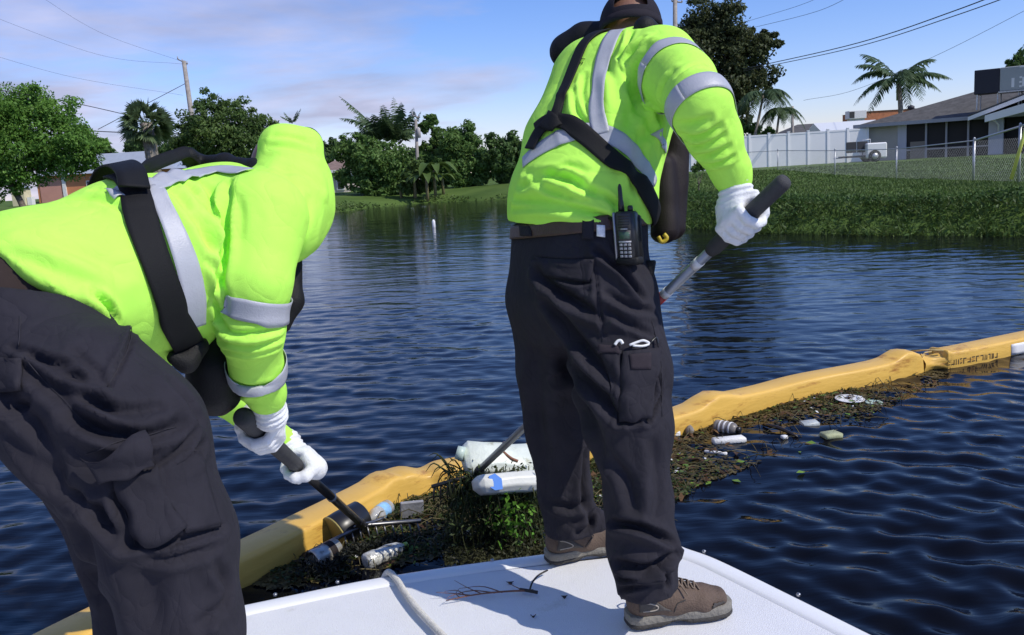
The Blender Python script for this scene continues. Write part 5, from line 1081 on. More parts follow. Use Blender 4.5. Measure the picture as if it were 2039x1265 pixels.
def build_pocket_tools():
    bt = MAN[1]
    def loop(pts, r, m, name, label, cat):
        W = []
        for p in pts: a, n = hit(bt, *p); W.append(a + n * .012)
        return MB().tube(spline(W, 26), r, 7).build(name, m, label=label, cat=cat)
    loop([(1252, 690), (1268, 682), (1279, 676), (1288, 684), (1276, 692), (1258, 691)], .0032, M_WHITE, 'scissors', 'white looped scissor handle sticking out of the standing worker\'s cargo pocket', 'scissors')
    loop([(1288, 688), (1293, 678), (1300, 677), (1304, 684)], .0032, M_BLK, 'pliers', 'black hooked plier handle at the right edge of the cargo pocket', 'pliers')
    loop([(1226, 690), (1230, 682), (1236, 681), (1238, 690)], .004, M_WHITE, 'marker_pen', 'rounded white pen tip in the narrow pocket beside the scissors', 'pen')
build_pocket_tools()

LA, LB = PD(481, 828, 2.00), PZ(722, 1046, .07)
def build_bending_man():
    lat = np.array([.64, -.77, 0]); base = PZ(372, 1300, .35); base = np.array([-.62, 1.45, DZ]); root = thing('person', 'bending worker with hood up in lime shirt and dark cargo trousers leaning over the bow', 'person', base)
    # --- trousers
    T = Field(.05); T.ec(PD(-10, 620, 1.66), PD(60, 720, 1.63), lat, (.198, .180), (.195, .17), .06)
    T.chain([PD(105, 772, 1.53), PD(150, 800, 1.52), PD(240, 880, 1.50), PD(335, 1080, 1.48), PD(368, 1250, 1.48), PD(392, 1560, 1.47)], [.124, .135, .134, .104, .088, .086], .05)
    T.chain([PD(70, 770, 1.78), PD(215, 990, 1.84), PD(245, 1080, 1.86), PD(275, 1265, 1.86), PD(292, 1385, 1.86)], [.125, .096, .09, .076, .076], .04)
    wn = nrm(PD(84, 500, 1.66) - PD(62, 640, 1.63)); T.cut(PD(72, 612, 1.64), wn)
    for u, v, d in ((392, 1560, 1.47), (292, 1385, 1.86)): T.cut(PD(u, v, d) * (1, 1, 0) + (0, 0, DZ + .04), (0, 0, -1))
    C = [([(20, 690), (110, 722), (165, 730)], .006, .008), ([(60, 705), (120, 740), (200, 770)], .007, .010), ([(50, 725), (130, 800), (190, 848), (250, 858)], .008, .012), ([(120, 770), (190, 805), (260, 818), (320, 812)], .008, .011), ([(140, 835), (220, 868), (300, 866), (360, 846)], .009, .012), ([(170, 790), (240, 832), (310, 838)], .006, .010),
         ([(262, 648), (256, 690), (215, 770)], .006, .006), ([(150, 700), (190, 740), (212, 768)], .005, .010), ([(300, 935), (350, 905), (385, 860)], .006, .008), ([(318, 945), (370, 925), (405, 885)], .006, .009), ([(0, 780), (60, 840), (120, 930)], .010, .018), ([(20, 850), (90, 930), (150, 990)], .009, .018),
         ([(232, 985), (248, 1030), (266, 1082)], .009, .009), ([(318, 958), (345, 1005), (366, 1052)], .006, .005), ([(262, 1084), (340, 1080), (440, 1052)], .008, .009), ([(200, 1010), (235, 1060), (262, 1084)], .009, .012), ([(270, 1100), (330, 1108), (420, 1090)], .005, .012), ([(428, 1120), (452, 1170), (440, 1240)], .006, .012), ([(400, 1240), (420, 1225), (440, 1200)], .006, .012), ([(290, 1120), (300, 1190), (310, 1260)], .006, .03),
         ([(0, 805), (30, 812), (60, 800)], .006, .008), ([(150, 985), (185, 1010), (215, 1040)], .007, .010), ([(345, 760), (375, 800), (400, 840)], .006, .014), ([(160, 1050), (180, 1100), (195, 1180)], .006, .02)]
    trou, bt = garment('trousers', T, .0065, C, M_NAVY, root, (.0036, 13.0), 13, amp=1.9)
    # --- shirt
    S = Field(.06); S.ec(PD(10, 640, 1.68), PD(75, 604, 1.71), lat, (.205, .165), (.212, .168), .05); S.ec(PD(75, 600, 1.71), PD(285, 535, 1.90), lat, (.212, .165), (.213, .182), .06); S.ec(PD(285, 535, 1.90), PD(430, 460, 2.10), lat, (.213, .184), (.197, .158), .06)
    ha, hb_ = PD(0, 506, 1.52), PD(210, 640, 1.60); hn = nrm(np.cross(lat, hb_ - ha)); hn = -hn if hn @ CUP > 0 else hn; S.cut(hb_, hn)
    S.rc(PD(418, 432, 2.34), PD(512, 428, 1.98), .10, .098, .05); S.rc(PD(332, 650, 1.93), PD(300, 570, 1.91), .070, .13, .07)
    ra = [PD(522, 434, 1.91), PD(505, 560, 1.85), PD(502, 655, 1.87), PD(512, 735, 1.95), PD(528, 782, 2.02), PD(532, 794, 2.04)]; S.chain(ra, [.100, .077, .066, .055, .044, .040], .022)
    la = [PD(430, 460, 2.38), PD(425, 660, 2.44), PD(442, 780, 2.45), PD(520, 846, 2.55), PD(570, 882, 2.60)]; S.chain(la, [.09, .066, .058, .047, .040], .03)
    C = [([(456, 366), (453, 430), (447, 500), (438, 560)], .016, .013), ([(392, 440), (414, 485), (438, 518)], .008, .013), ([(410, 520), (424, 545), (436, 562)], .006, .008), ([(404, 400), (425, 440), (442, 490)], .006, .010), ([(470, 380), (478, 430), (476, 480)], .004, .012), ([(330, 375), (360, 400), (385, 440)], .005, .012), ([(350, 360), (385, 385), (410, 430)], .005, .012), ([(375, 350), (415, 380), (430, 430)], .005, .014),
         ([(185, 585), (208, 606), (228, 640)], .010, .009), ([(200, 590), (222, 618), (232, 642)], .007, .007), ([(0, 505), (70, 530), (150, 575)], .006, .016), ([(20, 490), (120, 535), (190, 570)], .005, .018), ([(60, 470), (150, 500), (240, 540)], .004, .02), ([(190, 380), (240, 385), (262, 400)], .005, .012), ([(130, 400), (200, 400), (250, 420)], .004, .012),
         ([(300, 358), (312, 368), (322, 384)], .004, .010), ([(330, 350), (342, 362), (352, 376)], .004, .010), ([(360, 342), (372, 354), (384, 368)], .004, .010),
         ([(438, 655), (480, 668), (555, 655)], .007, .009), ([(440, 680), (500, 692), (558, 676)], .006, .009), ([(446, 696), (500, 704), (556, 692)], .005, .008), ([(466, 762), (500, 772), (556, 764)], .005, .008), ([(470, 780), (510, 784), (552, 772)], .006, .008), ([(432, 600), (438, 630), (450, 652)], .009, .010), ([(440, 560), (450, 590), (452, 620)], .006, .012)]
    shirt, bs = garment('shirt', S, .0065, C, M_LIME, root, (.0022, 13.0), 18)
    # --- hood
    H = Field(.05); H.chain([PD(574, 302, 2.10), PD(586, 360, 2.12), PD(598, 420, 2.12), PD(588, 462, 2.08)], [.058, .078, .066, .064], .05); H.rc(PD(558, 292, 2.06), PD(566, 330, 2.06), .042, .060, .04); H.rc(PD(554, 286, 2.07), PD(606, 292, 2.12), .038, .046, .02); H.rc(PD(572, 395, 2.05), PD(535, 425, 1.99), .085, .105, .06); H.rc(PD(585, 400, 2.02), PD(565, 455, 1.98), .055, .07, .06)
    C = [([(545, 272), (580, 274), (618, 286)], .004, .010), ([(540, 290), (580, 295), (625, 310)], .003, .012), ([(560, 340), (600, 345), (640, 370)], .003, .016), ([(615, 400), (605, 450), (590, 510)], .004, .014), ([(565, 330), (575, 390), (580, 440)], .003, .02)]
    hood, bh = garment('hood', H, .006, C, M_LIME, root, (.0018, 16.0), 28)
    hc = PD(566, 357, 2.16); head_mesh(hc, nrm(np.array([.45, .72, -.35])), nrm(np.array([.15, .25, .95])), root)
    vis = [PD(612, 270, 2.14), PD(632, 276, 2.20)]; MB().tube(spline([PD(600, 262, 2.12), PD(622, 266, 2.14), PD(634, 285, 2.17), PD(640, 320, 2.2)], 12), [.012] * 12, 8).build('cap', M_CAP, root)
    # --- reflective tape
    thing_part('torso_tape', ribbon(bs, [(218, 386), (255, 382), (300, 374), (345, 362), (395, 348), (440, 340), (490, 344)], .046, .006, .0015, 70), M_TAPE, root)
    thing_part('torso_tape', ribbon(bs, [(305, 372), (334, 430), (358, 490), (376, 545), (385, 598), (384, 650)], .052, .006, .0015, 60, wscale=lambda t: .65 + .6 * t if t < .6 else 1.0), M_TAPE, root)
    thing_part('sleeve_tape', ribbon(bs, ring_path(bs, PD(503, 602, 1.86), ra[1] - ra[2] + np.array([.035, 0, .03]), .2), .050, .005, .0015, 80), M_TAPE, root)
    thing_part('sleeve_tape', ribbon(bs, ring_path(bs, PD(511, 730, 1.955), ra[2] - ra[4], .2), .044, .006, .0015, 70), M_TAPE, root)
    # --- life vest and straps
    thing_part('harness_strap', ribbon(bs, [(236, 352), (262, 362), (278, 430), (306, 520), (340, 610), (366, 670), (388, 722)], .060, .006, .005, 70), M_BLACK, root)
    def free(pts, w, wd, name='harness_strap', thick=.005):
        P = spline(pts, 36); rows = []
        for i, p in enumerate(P): t = nrm(P[min(i + 1, 35)] - P[max(i - 1, 0)]); s = nrm(np.asarray(wd) - t * (np.asarray(wd) @ t)); rows.append(([p - s * w / 2, p - s * w / 6, p + s * w / 6, p + s * w / 2], nrm(np.cross(t, s))))
        thing_part(name, strip(rows, thick), M_BLACK, root)
    free([PD(268, 372, 1.72), PD(258, 338, 1.77), PD(236, 325, 1.86), PD(212, 338, 1.97), PD(196, 372, 2.04)], .058, PD(285, 535, 1.90) - PD(75, 600, 1.71))
    free([PD(270, 348, 1.84), PD(300, 330, 1.92), PD(345, 312, 2.02), PD(375, 304, 2.08), PD(402, 322, 2.12)], .030, CUP * .6 + CF)
    V_ = Field(.03); V_.chain([PD(398, 326, 2.14), PD(450, 325, 2.10), PD(505, 333, 2.03), PD(540, 352, 1.96), PD(556, 374, 1.935)], [.018, .020, .018, .014, .008], .02)
    V_.chain([PD(350, 312, 2.05), PD(375, 310, 2.10), PD(398, 324, 2.16)], [.008, .016, .018], .02); V, Fq = V_.mesh(.006); N = vnormals(V, Fq); link('life_vest', V + N * (.002 * sines(V, 4, 40))[:, None], Fq, M_PFD, root)
    L_ = Field(.03); L_.chain([PD(412, 640, 1.98), PD(425, 730, 1.97), PD(424, 772, 1.98), PD(432, 786, 2.0)], [.040, .052, .048, .040], .03); L_.ec(PD(420, 660, 2.02), PD(426, 782, 2.01), CR, (.055, .04), (.052, .045), .03)
    L_.chain([PD(395, 690, 1.86), PD(372, 722, 1.84), PD(345, 712, 1.82)], [.022, .02, .014], .02); V, Fq = L_.mesh(.006); N = vnormals(V, Fq); link('vest_lobe', V + N * (.003 * sines(V, 6, 45))[:, None], Fq, M_PFD, root)
    L_ = Field(.02); L_.ec(PD(420, 795, 1.97), PD(442, 812, 1.99), CR, (.040, .022), (.030, .018), .02); V, Fq = L_.mesh(.006); link('vest_lobe', V, Fq, M_MAROON, root)
    L_ = Field(.02); L_.chain([PD(585, 520, 2.08), PD(580, 600, 2.06), PD(566, 650, 2.05)], [.02, .026, .015], .02); V, Fq = L_.mesh(.006); link('vest_lobe', V, Fq, M_PFD, root)
    # --- brown undershirt band, belt area
    U = Field(.05); U.ec(PD(-40, 650, 1.65), PD(130, 580, 1.745), lat, (.192, .174), (.205, .160), .05); U.cut(PD(60, 660, 1.63), -wn); V, Fq = U.mesh(.008); link('waistband', relax(V, Fq, 1), Fq, cloth('brown_waistband', (.036, .024, .022), 800, .3, .15), root)
    # --- pockets
    thing_part('cargo_pocket', patch(bt, [(226, 950), (312, 930), (364, 1054), (268, 1086)], .010, .006, 14, 14, .006), M_NAVY, root)
    thing_part('pocket_flap', patch(bt, [(171, 902), (288, 882), (304, 937), (210, 964)], .022, .005, 14, 10, .006), M_NAVY, root)
    thing_part('cargo_pocket', patch(bt, [(300, 945), (392, 890), (436, 1046), (366, 1058)], .005, .003, 12, 14), M_NAVY, root)
    thing_part('rear_pocket', patch(bt, [(-20, 712), (46, 712), (48, 776), (-20, 786)], .007, .005, 8, 8), M_NAVY, root)
    for pts in ([(262, 648), (257, 690), (213, 770)], [(48, 712), (120, 790), (180, 850)], [(172, 905), (240, 880), (350, 850)], [(40, 630), (40, 660), (38, 690)], [(236, 968), (250, 1020), (268, 1086)], [(322, 950), (345, 1010), (362, 1058)]):
        W = []
        for p in spline3(pts): a, nn = hit(bt, *p); W.append(a + nn * .0015)
        MB().tube(W, .0008, 4).build('seam', M_STITCH, root)
    for a, b in (((392, 1560, 1.47), (330, 1560, 1.47)), ((292, 1385, 1.86), (240, 1385, 1.86))):
        p = PD(*a) * (1, 1, 0) + (0, 0, DZ); boot(p - nrm([.77, .64, 0]) * .10, p + nrm([.77, .64, 0]) * .2, root, seed=7)
    d = nrm(LB - LA); c1 = LA + d * .165; c2 = LA + d * (np.linalg.norm(LB - LA) * .325)
    grip_glove(PD(538, 826, 2.07), c1, d, CR * .85 + CUP * .45 + CF * .30, .0225, 1, root, ra[-1] - nrm(ra[-1] - ra[-2]) * -.0 + nrm(ra[-2] - ra[-1]) * .012, 5, 1.12)
    grip_glove(la[-1] + nrm(c2 - la[-1]) * .02, c2, d, CR * .9 + CUP * .55 - CF * .25, .0215, -1, root, la[-1], 6, 1.12)
    B = Field(.05); B.p = [q for q in T.p + S.p if q[1] is not None]; V, Fq = B.mesh(.016, g=.058); link('body', V, Fq, M_SKIN, root)
    return root, c1, c2
MAN2 = build_bending_man()
def build_low_rake():
    root = thing('rake', 'dark handled bow rake held by the bending worker with its head in the floating trash', 'rake', (LA + LB) / 2, 'rakes'); d = nrm(LB - LA); L = np.linalg.norm(LB - LA)
    MB().lathe(LA, d, [(0, .012), (.004, .020), (.014, .0235), (.12, .0228), (.58, .0205), (.60, .016)], 18).build('grip', M_FOAM, root)
    MB().tube([LA + d * .59, LB - d * .05], .0150, 12).build('pole', mat('dark_pole', (.030, .029, .028), .35, .2, .1, 8), root); MB().lathe(LA + d * (L * .60), d, [(0, .0152), (.002, .0172), (.02, .0172), (.022, .0152)], 14).build('collar', M_ALU, root)
    MB().lathe(LB - d * .12, d, [(0, .015), (.01, .020), (.09, .020), (.12, .012)], 12).build('socket', M_BLK, root)
    A, Bq = PZ(612, 1102, .085), PZ(838, 1037, .075); hx = nrm(Bq - A); c = LB; ra_, rb_ = PZ(614, 1101, .06), PZ(838, 1037, .07)
    MB().tube([ra_, c, rb_], .0095, 8).build('head_bar', mat('rake_steel', (.16, .16, .165), .35, .8, .2, 30), root)
    m2 = MB()
    for s in (-1, 1): m2.tube(spline([c - d * .04, c - d * .015 + hx * s * .05, c + hx * s * .10 + (0, 0, .006)], 8), .006, 6)
    m2.build('brace', mat('rake_steel', (.16, .16, .165), .35, .8), root); fwd = nrm(np.cross((0, 0, 1), hx)) * -1
    for k in range(14): q_ = (k + .5) / 14; p = ra_ + (c - ra_) * q_ * 2 if q_ < .5 else c + (rb_ - c) * (q_ * 2 - 1); MB().tube([p, p + (0, 0, -.03) + fwd * .012, p + (0, 0, -.085) + fwd * .03], [.0045, .0042, .002], 6).build('tine', mat('rake_steel', (.16, .16, .165), .35, .8), root)
build_low_rake()

# ------------------------------------------------------------------ rope and twigs on the deck
def build_rope():
    px = [(752, 1146), (772, 1140), (790, 1155), (806, 1180), (830, 1212), (858, 1242), (890, 1275), (930, 1320)]; P = [PZ(u, v, DZ + .012) for u, v in px]; P[0] = P[0] - (0, 0, .05); P[0][1] += .02; S = spline(P, 420); m = MB(); r = .0054; ph = 0
    root = thing('rope', 'white twisted rope lying across the deck over the bow edge', 'rope', P[2])
    acc = np.concatenate([[0], np.cumsum(np.linalg.norm(np.diff(S, axis=0), axis=1))])
    for k in range(3):
        C = []
        for i, p in enumerate(S): t = nrm(S[min(i + 1, 419)] - S[max(i - 1, 0)]); a = nrm(np.cross(t, (0, 0, 1))); b = np.cross(a, t); q = acc[i] * 230 + k * 2.094; C.append(p + (a * math.cos(q) + b * math.sin(q)) * r)
        MB().tube(C, .0046, 6).build('strand', mat('rope_fibre', (.62, .60, .55), .85, 0, .15, 80, .5, 400), root)
    t = thing('twig', 'reddish dry twig with fine branches lying on the deck', 'twig', PZ(980, 1182, DZ)); rng = np.random.default_rng(4); m = MB(); h = DZ + .004
    main = spline([PZ(u, v, h + z) for u, v, z in ((1062, 1176, 0), (1010, 1178, .006), (950, 1184, .006), (888, 1196, .003))], 20); m.tube(main, np.linspace(.0035, .0015, 20), 5); m.build('stem', mat('twig_red', (.20, .085, .05), .8, 0, .3, 40), t); m = MB()
    for a, pts in (((0), [(1000, 1180), (960, 1168), (915, 1172)]), (0, [(960, 1183), (930, 1170), (905, 1156)]), (0, [(940, 1186), (900, 1182), (868, 1180)]), (0, [(930, 1188), (910, 1176), (885, 1178)]), (0, [(915, 1190), (908, 1182), (915, 1172)]), (0, [(1045, 1177), (1025, 1168), (1012, 1160)]), (0, [(985, 1181), (940, 1176), (900, 1186), (890, 1192)])):
        m.tube(spline([PZ(u, v, h + .006 * i) for i, (u, v) in enumerate(pts)], 8), np.linspace(.0018, .0006, 8), 4)
    m.build('branch', mat('twig_red', (.20, .085, .05), .8), t)
    t = thing('twig', 'short black curved stick standing up from the deck by the left boot', 'twig', PZ(1060, 1178, DZ)); M = mat('twig_black', (.03, .026, .024), .8)
    MB().tube(spline([PZ(1036, 1174, h), PZ(1055, 1177, h + .004), PZ(1071, 1180, h)], 8), [.005] * 8, 6).build('stem', M, t); MB().tube(spline([PZ(1054, 1177, h), PZ(1060, 1160, h + .01), PZ(1072, 1146, h + .012), PZ(1090, 1136, h + .006)], 12), .0028, 5).build('branch', M, t)
    for (u, v, sz), lab in zip(((1016, 1162, .010), (1124, 1190, .008), (1062, 1228, .007)), ('dark curled leaf scrap on the deck just above the reddish twig', 'dark leaf scrap on the deck in the shadow right of the black stick', 'dark leaf scrap nearest the camera on the deck between rope and boot')):
        p = PZ(u, v, DZ - .004); V = [p + np.array([math.cos(a) * sz * (1 + .4 * math.sin(3 * a)), math.sin(a) * sz * .5, .003 + .004 * math.cos(2 * a)]) for a in np.linspace(0, 6.0, 10)]; o = MB().poly(V, (0, 0, -.0012)).build('leaf_scrap', mat('twig_black', (.03, .026, .024), .8), label=lab, cat='leaf scrap')
build_rope()

# ------------------------------------------------------------------ trash and weeds along the boom
M_CREAM = mat('cream_plastic', (.66, .66, .60), .42, 0, .05, 8, .15, 60, wear=((.30, .27, .17), 9, .62)); M_WPL = mat('white_plastic', (.72, .72, .70), .4, 0, .05, 8, wear=((.35, .31, .22), 10, .62))
def on_water(u, v): p = PZ(u, v, 0); p[2] = float(wave_z(p[0], p[1])); return p
def bottle(name, label, p, ax, prof, m, capm=None, extra=None, cat='bottle', group='plastic litter by the boom'):
    root = thing(name, label, cat, p, group); MB().lathe(p, ax, prof, 18).build('body', m, root); ax = nrm(ax); e = prof[-1][0]
    if capm: MB().lathe(p + ax * e, ax, [(0, prof[-1][1] * 1.1), (.018, prof[-1][1] * 1.1), (.02, .004)], 14).build('cap', capm, root)
    for a, b, r, mm, nm in (extra or []): MB().lathe(p + ax * a, ax, [(0, r * .99), (.001, r), (b - a - .001, r), (b - a, r * .99)], 18).build(nm, mm, root)
    return root
def build_trash():
    # two plastic jugs riding on the lifted weeds
    def jug(name, label, quad, d, thick, m, seed, handle=True):
        c = [PD(u, v, dd) for (u, v), dd in zip(quad, d)]; X = nrm(c[1] - c[0]); Yv = nrm((c[3] - c[0]) - X * ((c[3] - c[0]) @ X)); Z = np.cross(X, Yv); w = np.linalg.norm(c[1] - c[0]); h = np.linalg.norm(c[3] - c[0]); mid = sum(c) / 4
        if Z @ (CC - mid) < 0: Z = -Z
        root = thing(name, label, 'plastic jug', mid - (0, 0, h / 2), 'plastic jugs'); bm = bmesh.new(); MB_ = MB().box((0, 0, 0), (w / 2, h / 2, thick / 2), bev=.022)
        V = np.vstack(MB_.v); bm2 = [bm.verts.new(v) for v in V]; [bm.faces.new([bm2[i] for i in f]) for f in MB_.f]; bmesh.ops.recalc_face_normals(bm, faces=bm.faces); bmesh.ops.subdivide_edges(bm, edges=bm.edges, cuts=3, use_grid_fill=True)
        bmesh.ops.triangulate(bm, faces=[f for f in bm.faces if len(f.verts) > 4]); V = np.array([v.co[:] for v in bm.verts]); bm.verts.index_update(); Fc = [[q.index for q in f.verts] for f in bm.faces]; bm.free()
        V = V + (.012 if seed == 8 else .005) * np.stack([sines(V, seed, 34), sines(V, seed + 1, 34), 1.2 * sines(V, seed + 2, 30)], -1); V = mid + V[:, :1] * X + V[:, 1:2] * Yv + V[:, 2:] * Z; o = link('body', V, Fc, m, root); return root, mid, X, Yv, Z, w, h
    r, mid, X, Yv, Z, w, h = jug('jug', 'cream plastic jug with a blue label lying on the lifted weeds', [(946, 946), (1090, 936), (1090, 978), (950, 986)], (3.28, 3.40, 3.38, 3.26), .10, M_CREAM, 3)
    MB().poly([mid + X * (-w / 2 + a) + Yv * b + Z * .0515 for a, b in ((.035, -.025), (.060, -.033), (.085, -.012), (.085, .026), (.055, .028), (.038, .018))], Z * .0015).build('label', mat('blue_label', (.05, .20, .62), .5), r, smooth_=False)
    r, mid, X, Yv, Z, w, h = jug('jug', 'crushed pale green white jug above the blue labelled one', [(912, 886), (1052, 892), (1070, 938), (938, 944)], (3.52, 3.60, 3.50, 3.42), .08, mat('crushed_pale_plastic', (.64, .68, .60), .4, 0, .08, 10, .5, 30, wear=((.34, .33, .20), 9, .58)), 8)
    MB().tube([mid - X * w / 2 + Z * .02, mid - X * (w / 2 + .03) + Z * .02 - Yv * .01], [.03, .026], 12).build('neck', mat('pale_green_plastic', (.50, .60, .52), .4), r)
    MB().tube(spline([mid + X * .02 - Yv * .05 + Z * .045, mid + X * .0 - Yv * .01 + Z * .048, mid + X * .03 + Yv * .03 + Z * .046, mid + X * .06 + Yv * .045 + Z * .044], 12), .006, 6).build('dead_leaf', mat('twig_red', (.20, .085, .05), .8), r)
    # cans, bottles, pot, board by the low rake
    p = on_water(634, 1124) + (0, 0, .016); ax = nrm([.62, .76, .06]); rt = thing('can', 'dented open tin can with pale rim floating below the low rake', 'can', p)
    MB().lathe(p + (0, 0, .012) - ax * .03, ax, [(.055, .036), (.02, .038), (.0, .040), (-.0, .045), (.012, .046), (.03, .043), (.13, .042), (.132, .001)], 22).build('body', mat('can_tin', (.50, .48, .42), .35, .5, .2, 40, wear=((.06, .04, .02), 16, .52)), rt)
    MB().lathe(p + (0, 0, .012) + ax * .045, ax, [(0, .0435), (.002, .0445), (.028, .0445), (.03, .0435)], 22).build('band', M_MAROON, rt)
    p = on_water(728, 1132) + (0, 0, .022); ax = nrm(PZ(800, 1092, 0) - PZ(738, 1118, 0)); bottle('bottle', 'muddy crumpled clear bottle in weeds under the low rake', p, ax, [(0, .02), (.006, .034), (.05, .036), (.06, .032), (.11, .035), (.16, .028), (.19, .013)], mat('crumpled_clear', (.55, .55, .50), .2, .1, .3, 25, .8, 60, wear=((.10, .08, .04), 14, .5)), mat('green_cap', (.30, .42, .05), .4))
    p = on_water(738, 1046) + (0, 0, .03); ax = nrm(PD(775, 1018, 3.75) - PD(738, 1046, 3.62)); bottle('bottle', 'clear bottle with a light blue label between boom and low rake', p, ax, [(0, .012), (.02, .02), (.045, .036), (.15, .036), (.155, .02)], mat('clear_plastic', (.42, .42, .40), .12, .0, .3, 20, .4, 60), None, [(.075, .125, .0368, mat('pale_blue_label', (.25, .48, .75), .5, 0, .2, 40), 'label')])
    p = on_water(676, 1082) + (0, 0, .02); rt = thing('bucket', 'black plastic pot with yellow rim tipped over against the boom', 'pot', p); ax = nrm(PZ(720, 1062, 0) - PZ(664, 1084, 0) + (0, 0, .04)); MB().lathe(p + (0, 0, .03) - ax * .02, ax, [(.0, .065), (.0, .075), (.01, .080), (.05, .078), (.15, .066), (.16, .05), (.162, .001)], 24).build('body', M_BLK, rt); MB().lathe(p + (0, 0, .03) - ax * .022, ax, [(0, .072), (.0, .0815), (.006, .0815), (.007, .078)], 24).build('rim', mat('dull_yellow', (.28, .22, .06), .6), rt)
    p = PD(820, 1014, 4.0); rt = thing('board', 'small square grey board standing up in the weeds behind the low rake', 'board', p - (0, 0, .04)); MB().box(p, (.052, .008, .040), nrm([1, .25, -.05]), nrm([-.25, .95, .25]), nrm([.1, -.2, 1]), bev=.003).build('panel', mat('grey_board', (.26, .26, .27), .8, 0, .25, 25, .3, 60), rt, smooth_=False)
    p = on_water(905, 1070) + (0, 0, .01); ax = nrm(np.array([.12, -.03, .02])); bottle('bottle', 'small pale bottle half sunk in weeds near the bow', p, ax, [(0, .012), (.01, .018), (.08, .018), (.1, .008)], mat('muddy_pale', (.40, .38, .30), .5, 0, .3, 25), None)
    # litter right of the standing worker
    p = on_water(1424, 856) + (0, 0, .02); ax = nrm(PZ(1470, 862, 0) - PZ(1424, 854, 0)); rt = bottle('bottle', 'ribbed grey bottle with stripes against the boom right of the worker', p, ax, [(0, .02), (.006, .036), (.022, .038), (.028, .033), (.034, .038), (.05, .038), (.056, .033), (.062, .038), (.08, .038), (.086, .033), (.092, .037), (.12, .034), (.14, .016)], mat('ribbed_grey', (.20, .18, .16), .4, 0, .3, 20), M_BLK, [(.038, .047, .039, M_WPL, 'stripe'), (.065, .076, .039, M_WPL, 'stripe'), (.096, .106, .0375, M_WPL, 'stripe')])
    def foam(label, u, v, hx, hy, hz, ang, m, seed):
        p = on_water(u, v); X = np.array([math.cos(ang), math.sin(ang), 0]); rt = thing('foam_piece', label, 'foam piece', p, 'pale litter pieces'); b = MB().box((0, 0, 0), (hx, hy, hz), bev=min(hx, hy, hz) * .45); V = np.vstack(b.v); V = V + .010 * np.stack([sines(V, seed, 30), sines(V, seed + 1, 30), .4 * sines(V, seed + 2, 30)], -1); V = p + (0, 0, hz * .55) + V[:, :1] * X + V[:, 1:2] * np.cross((0, 0, 1), X) + V[:, 2:] * (0, 0, 1); link('block', V, b.f, m, rt)
    M_F = mat('foam_white', (.70, .69, .66), .8, 0, .08, 30, .4, 120, wear=((.35, .30, .2), 12, .64))
    foam('long broken white foam slab floating below the ribbed bottle', 1452, 882, .085, .030, .016, .1, M_F, 1); foam('white foam lump tucked beside the standing worker\'s knee', 1343, 868, .035, .03, .02, .3, M_F, 2); foam('slim pale stick of foam nearest the open water', 1424, 904, .06, .010, .008, -.5, M_F, 4); foam('small white foam crumb beside the dark stick', 1563, 873, .018, .014, .010, .2, M_F, 5)
    foam('flattened grey plastic cup in weeds right of the dark stick', 1612, 846, .05, .035, .014, .2, mat('grey_cup', (.42, .45, .43), .4, 0, .2, 30), 6); foam('pale green white lump at the outer edge of the weeds', 1655, 872, .05, .04, .014, .2, mat('pale_green_foam', (.34, .36, .20), .7, 0, .3, 20), 7)
    foam('tiny white scrap in the gap between the standing worker\'s legs', 1196, 986, .022, .008, .004, .1, M_F, 8)
    for lab, u, v, r, mm in (('large white plate floating near the boom at the right', 1692, 800, .088, M_WPL), ('smaller pale green plate right of the white plate', 1740, 806, .050, mat('pale_green_plate', (.42, .52, .42), .45, 0, .1, 20))):
        p = on_water(u, v); rt = thing('plate', lab, 'plate', p, 'floating plates'); MB().lathe(p + (0, 0, .001), (0.02, -.03, 1), [(0, r * .6), (.006, r * .7), (.014, r), (.017, r * .99), (.010, r * .72), (.008, .002)], 28).build('dish', mm, rt)
    p = on_water(1340, 850); 
    for lab, u, v, z, c in (('brown seed pod upright against the boom beside the worker\'s knee', 1358, 858, .075, (.10, .045, .02)), ('grey shell shaped husk beside the brown pod', 1372, 866, .06, (.22, .19, .16))):
        q = on_water(u, v); rt = thing('husk', lab, 'husk', q, 'dry husks'); MB().lathe(q, (.15, .1, 1), [(-.01, .006), (.01, .022), (z * .55, .026), (z * .85, .014), (z, .002)], 12).build('shell', mat('husk%d' % int(z * 1000), c, .8, 0, .3, 30, .5, 90), rt)
    a, b = on_water(1520, 850), on_water(1588, 872); o = MB().tube(spline([a + (0, 0, .01), (a + b) / 2 + (0, 0, .02), b + (0, 0, .005)], 8), [.008, .011, .012, .012, .011, .010, .009, .006], 7).build('stick', mat('wet_stick', (.020, .014, .010), .4), label='dark wet stick floating in the weeds right of the foam slab', cat='stick')
build_trash()

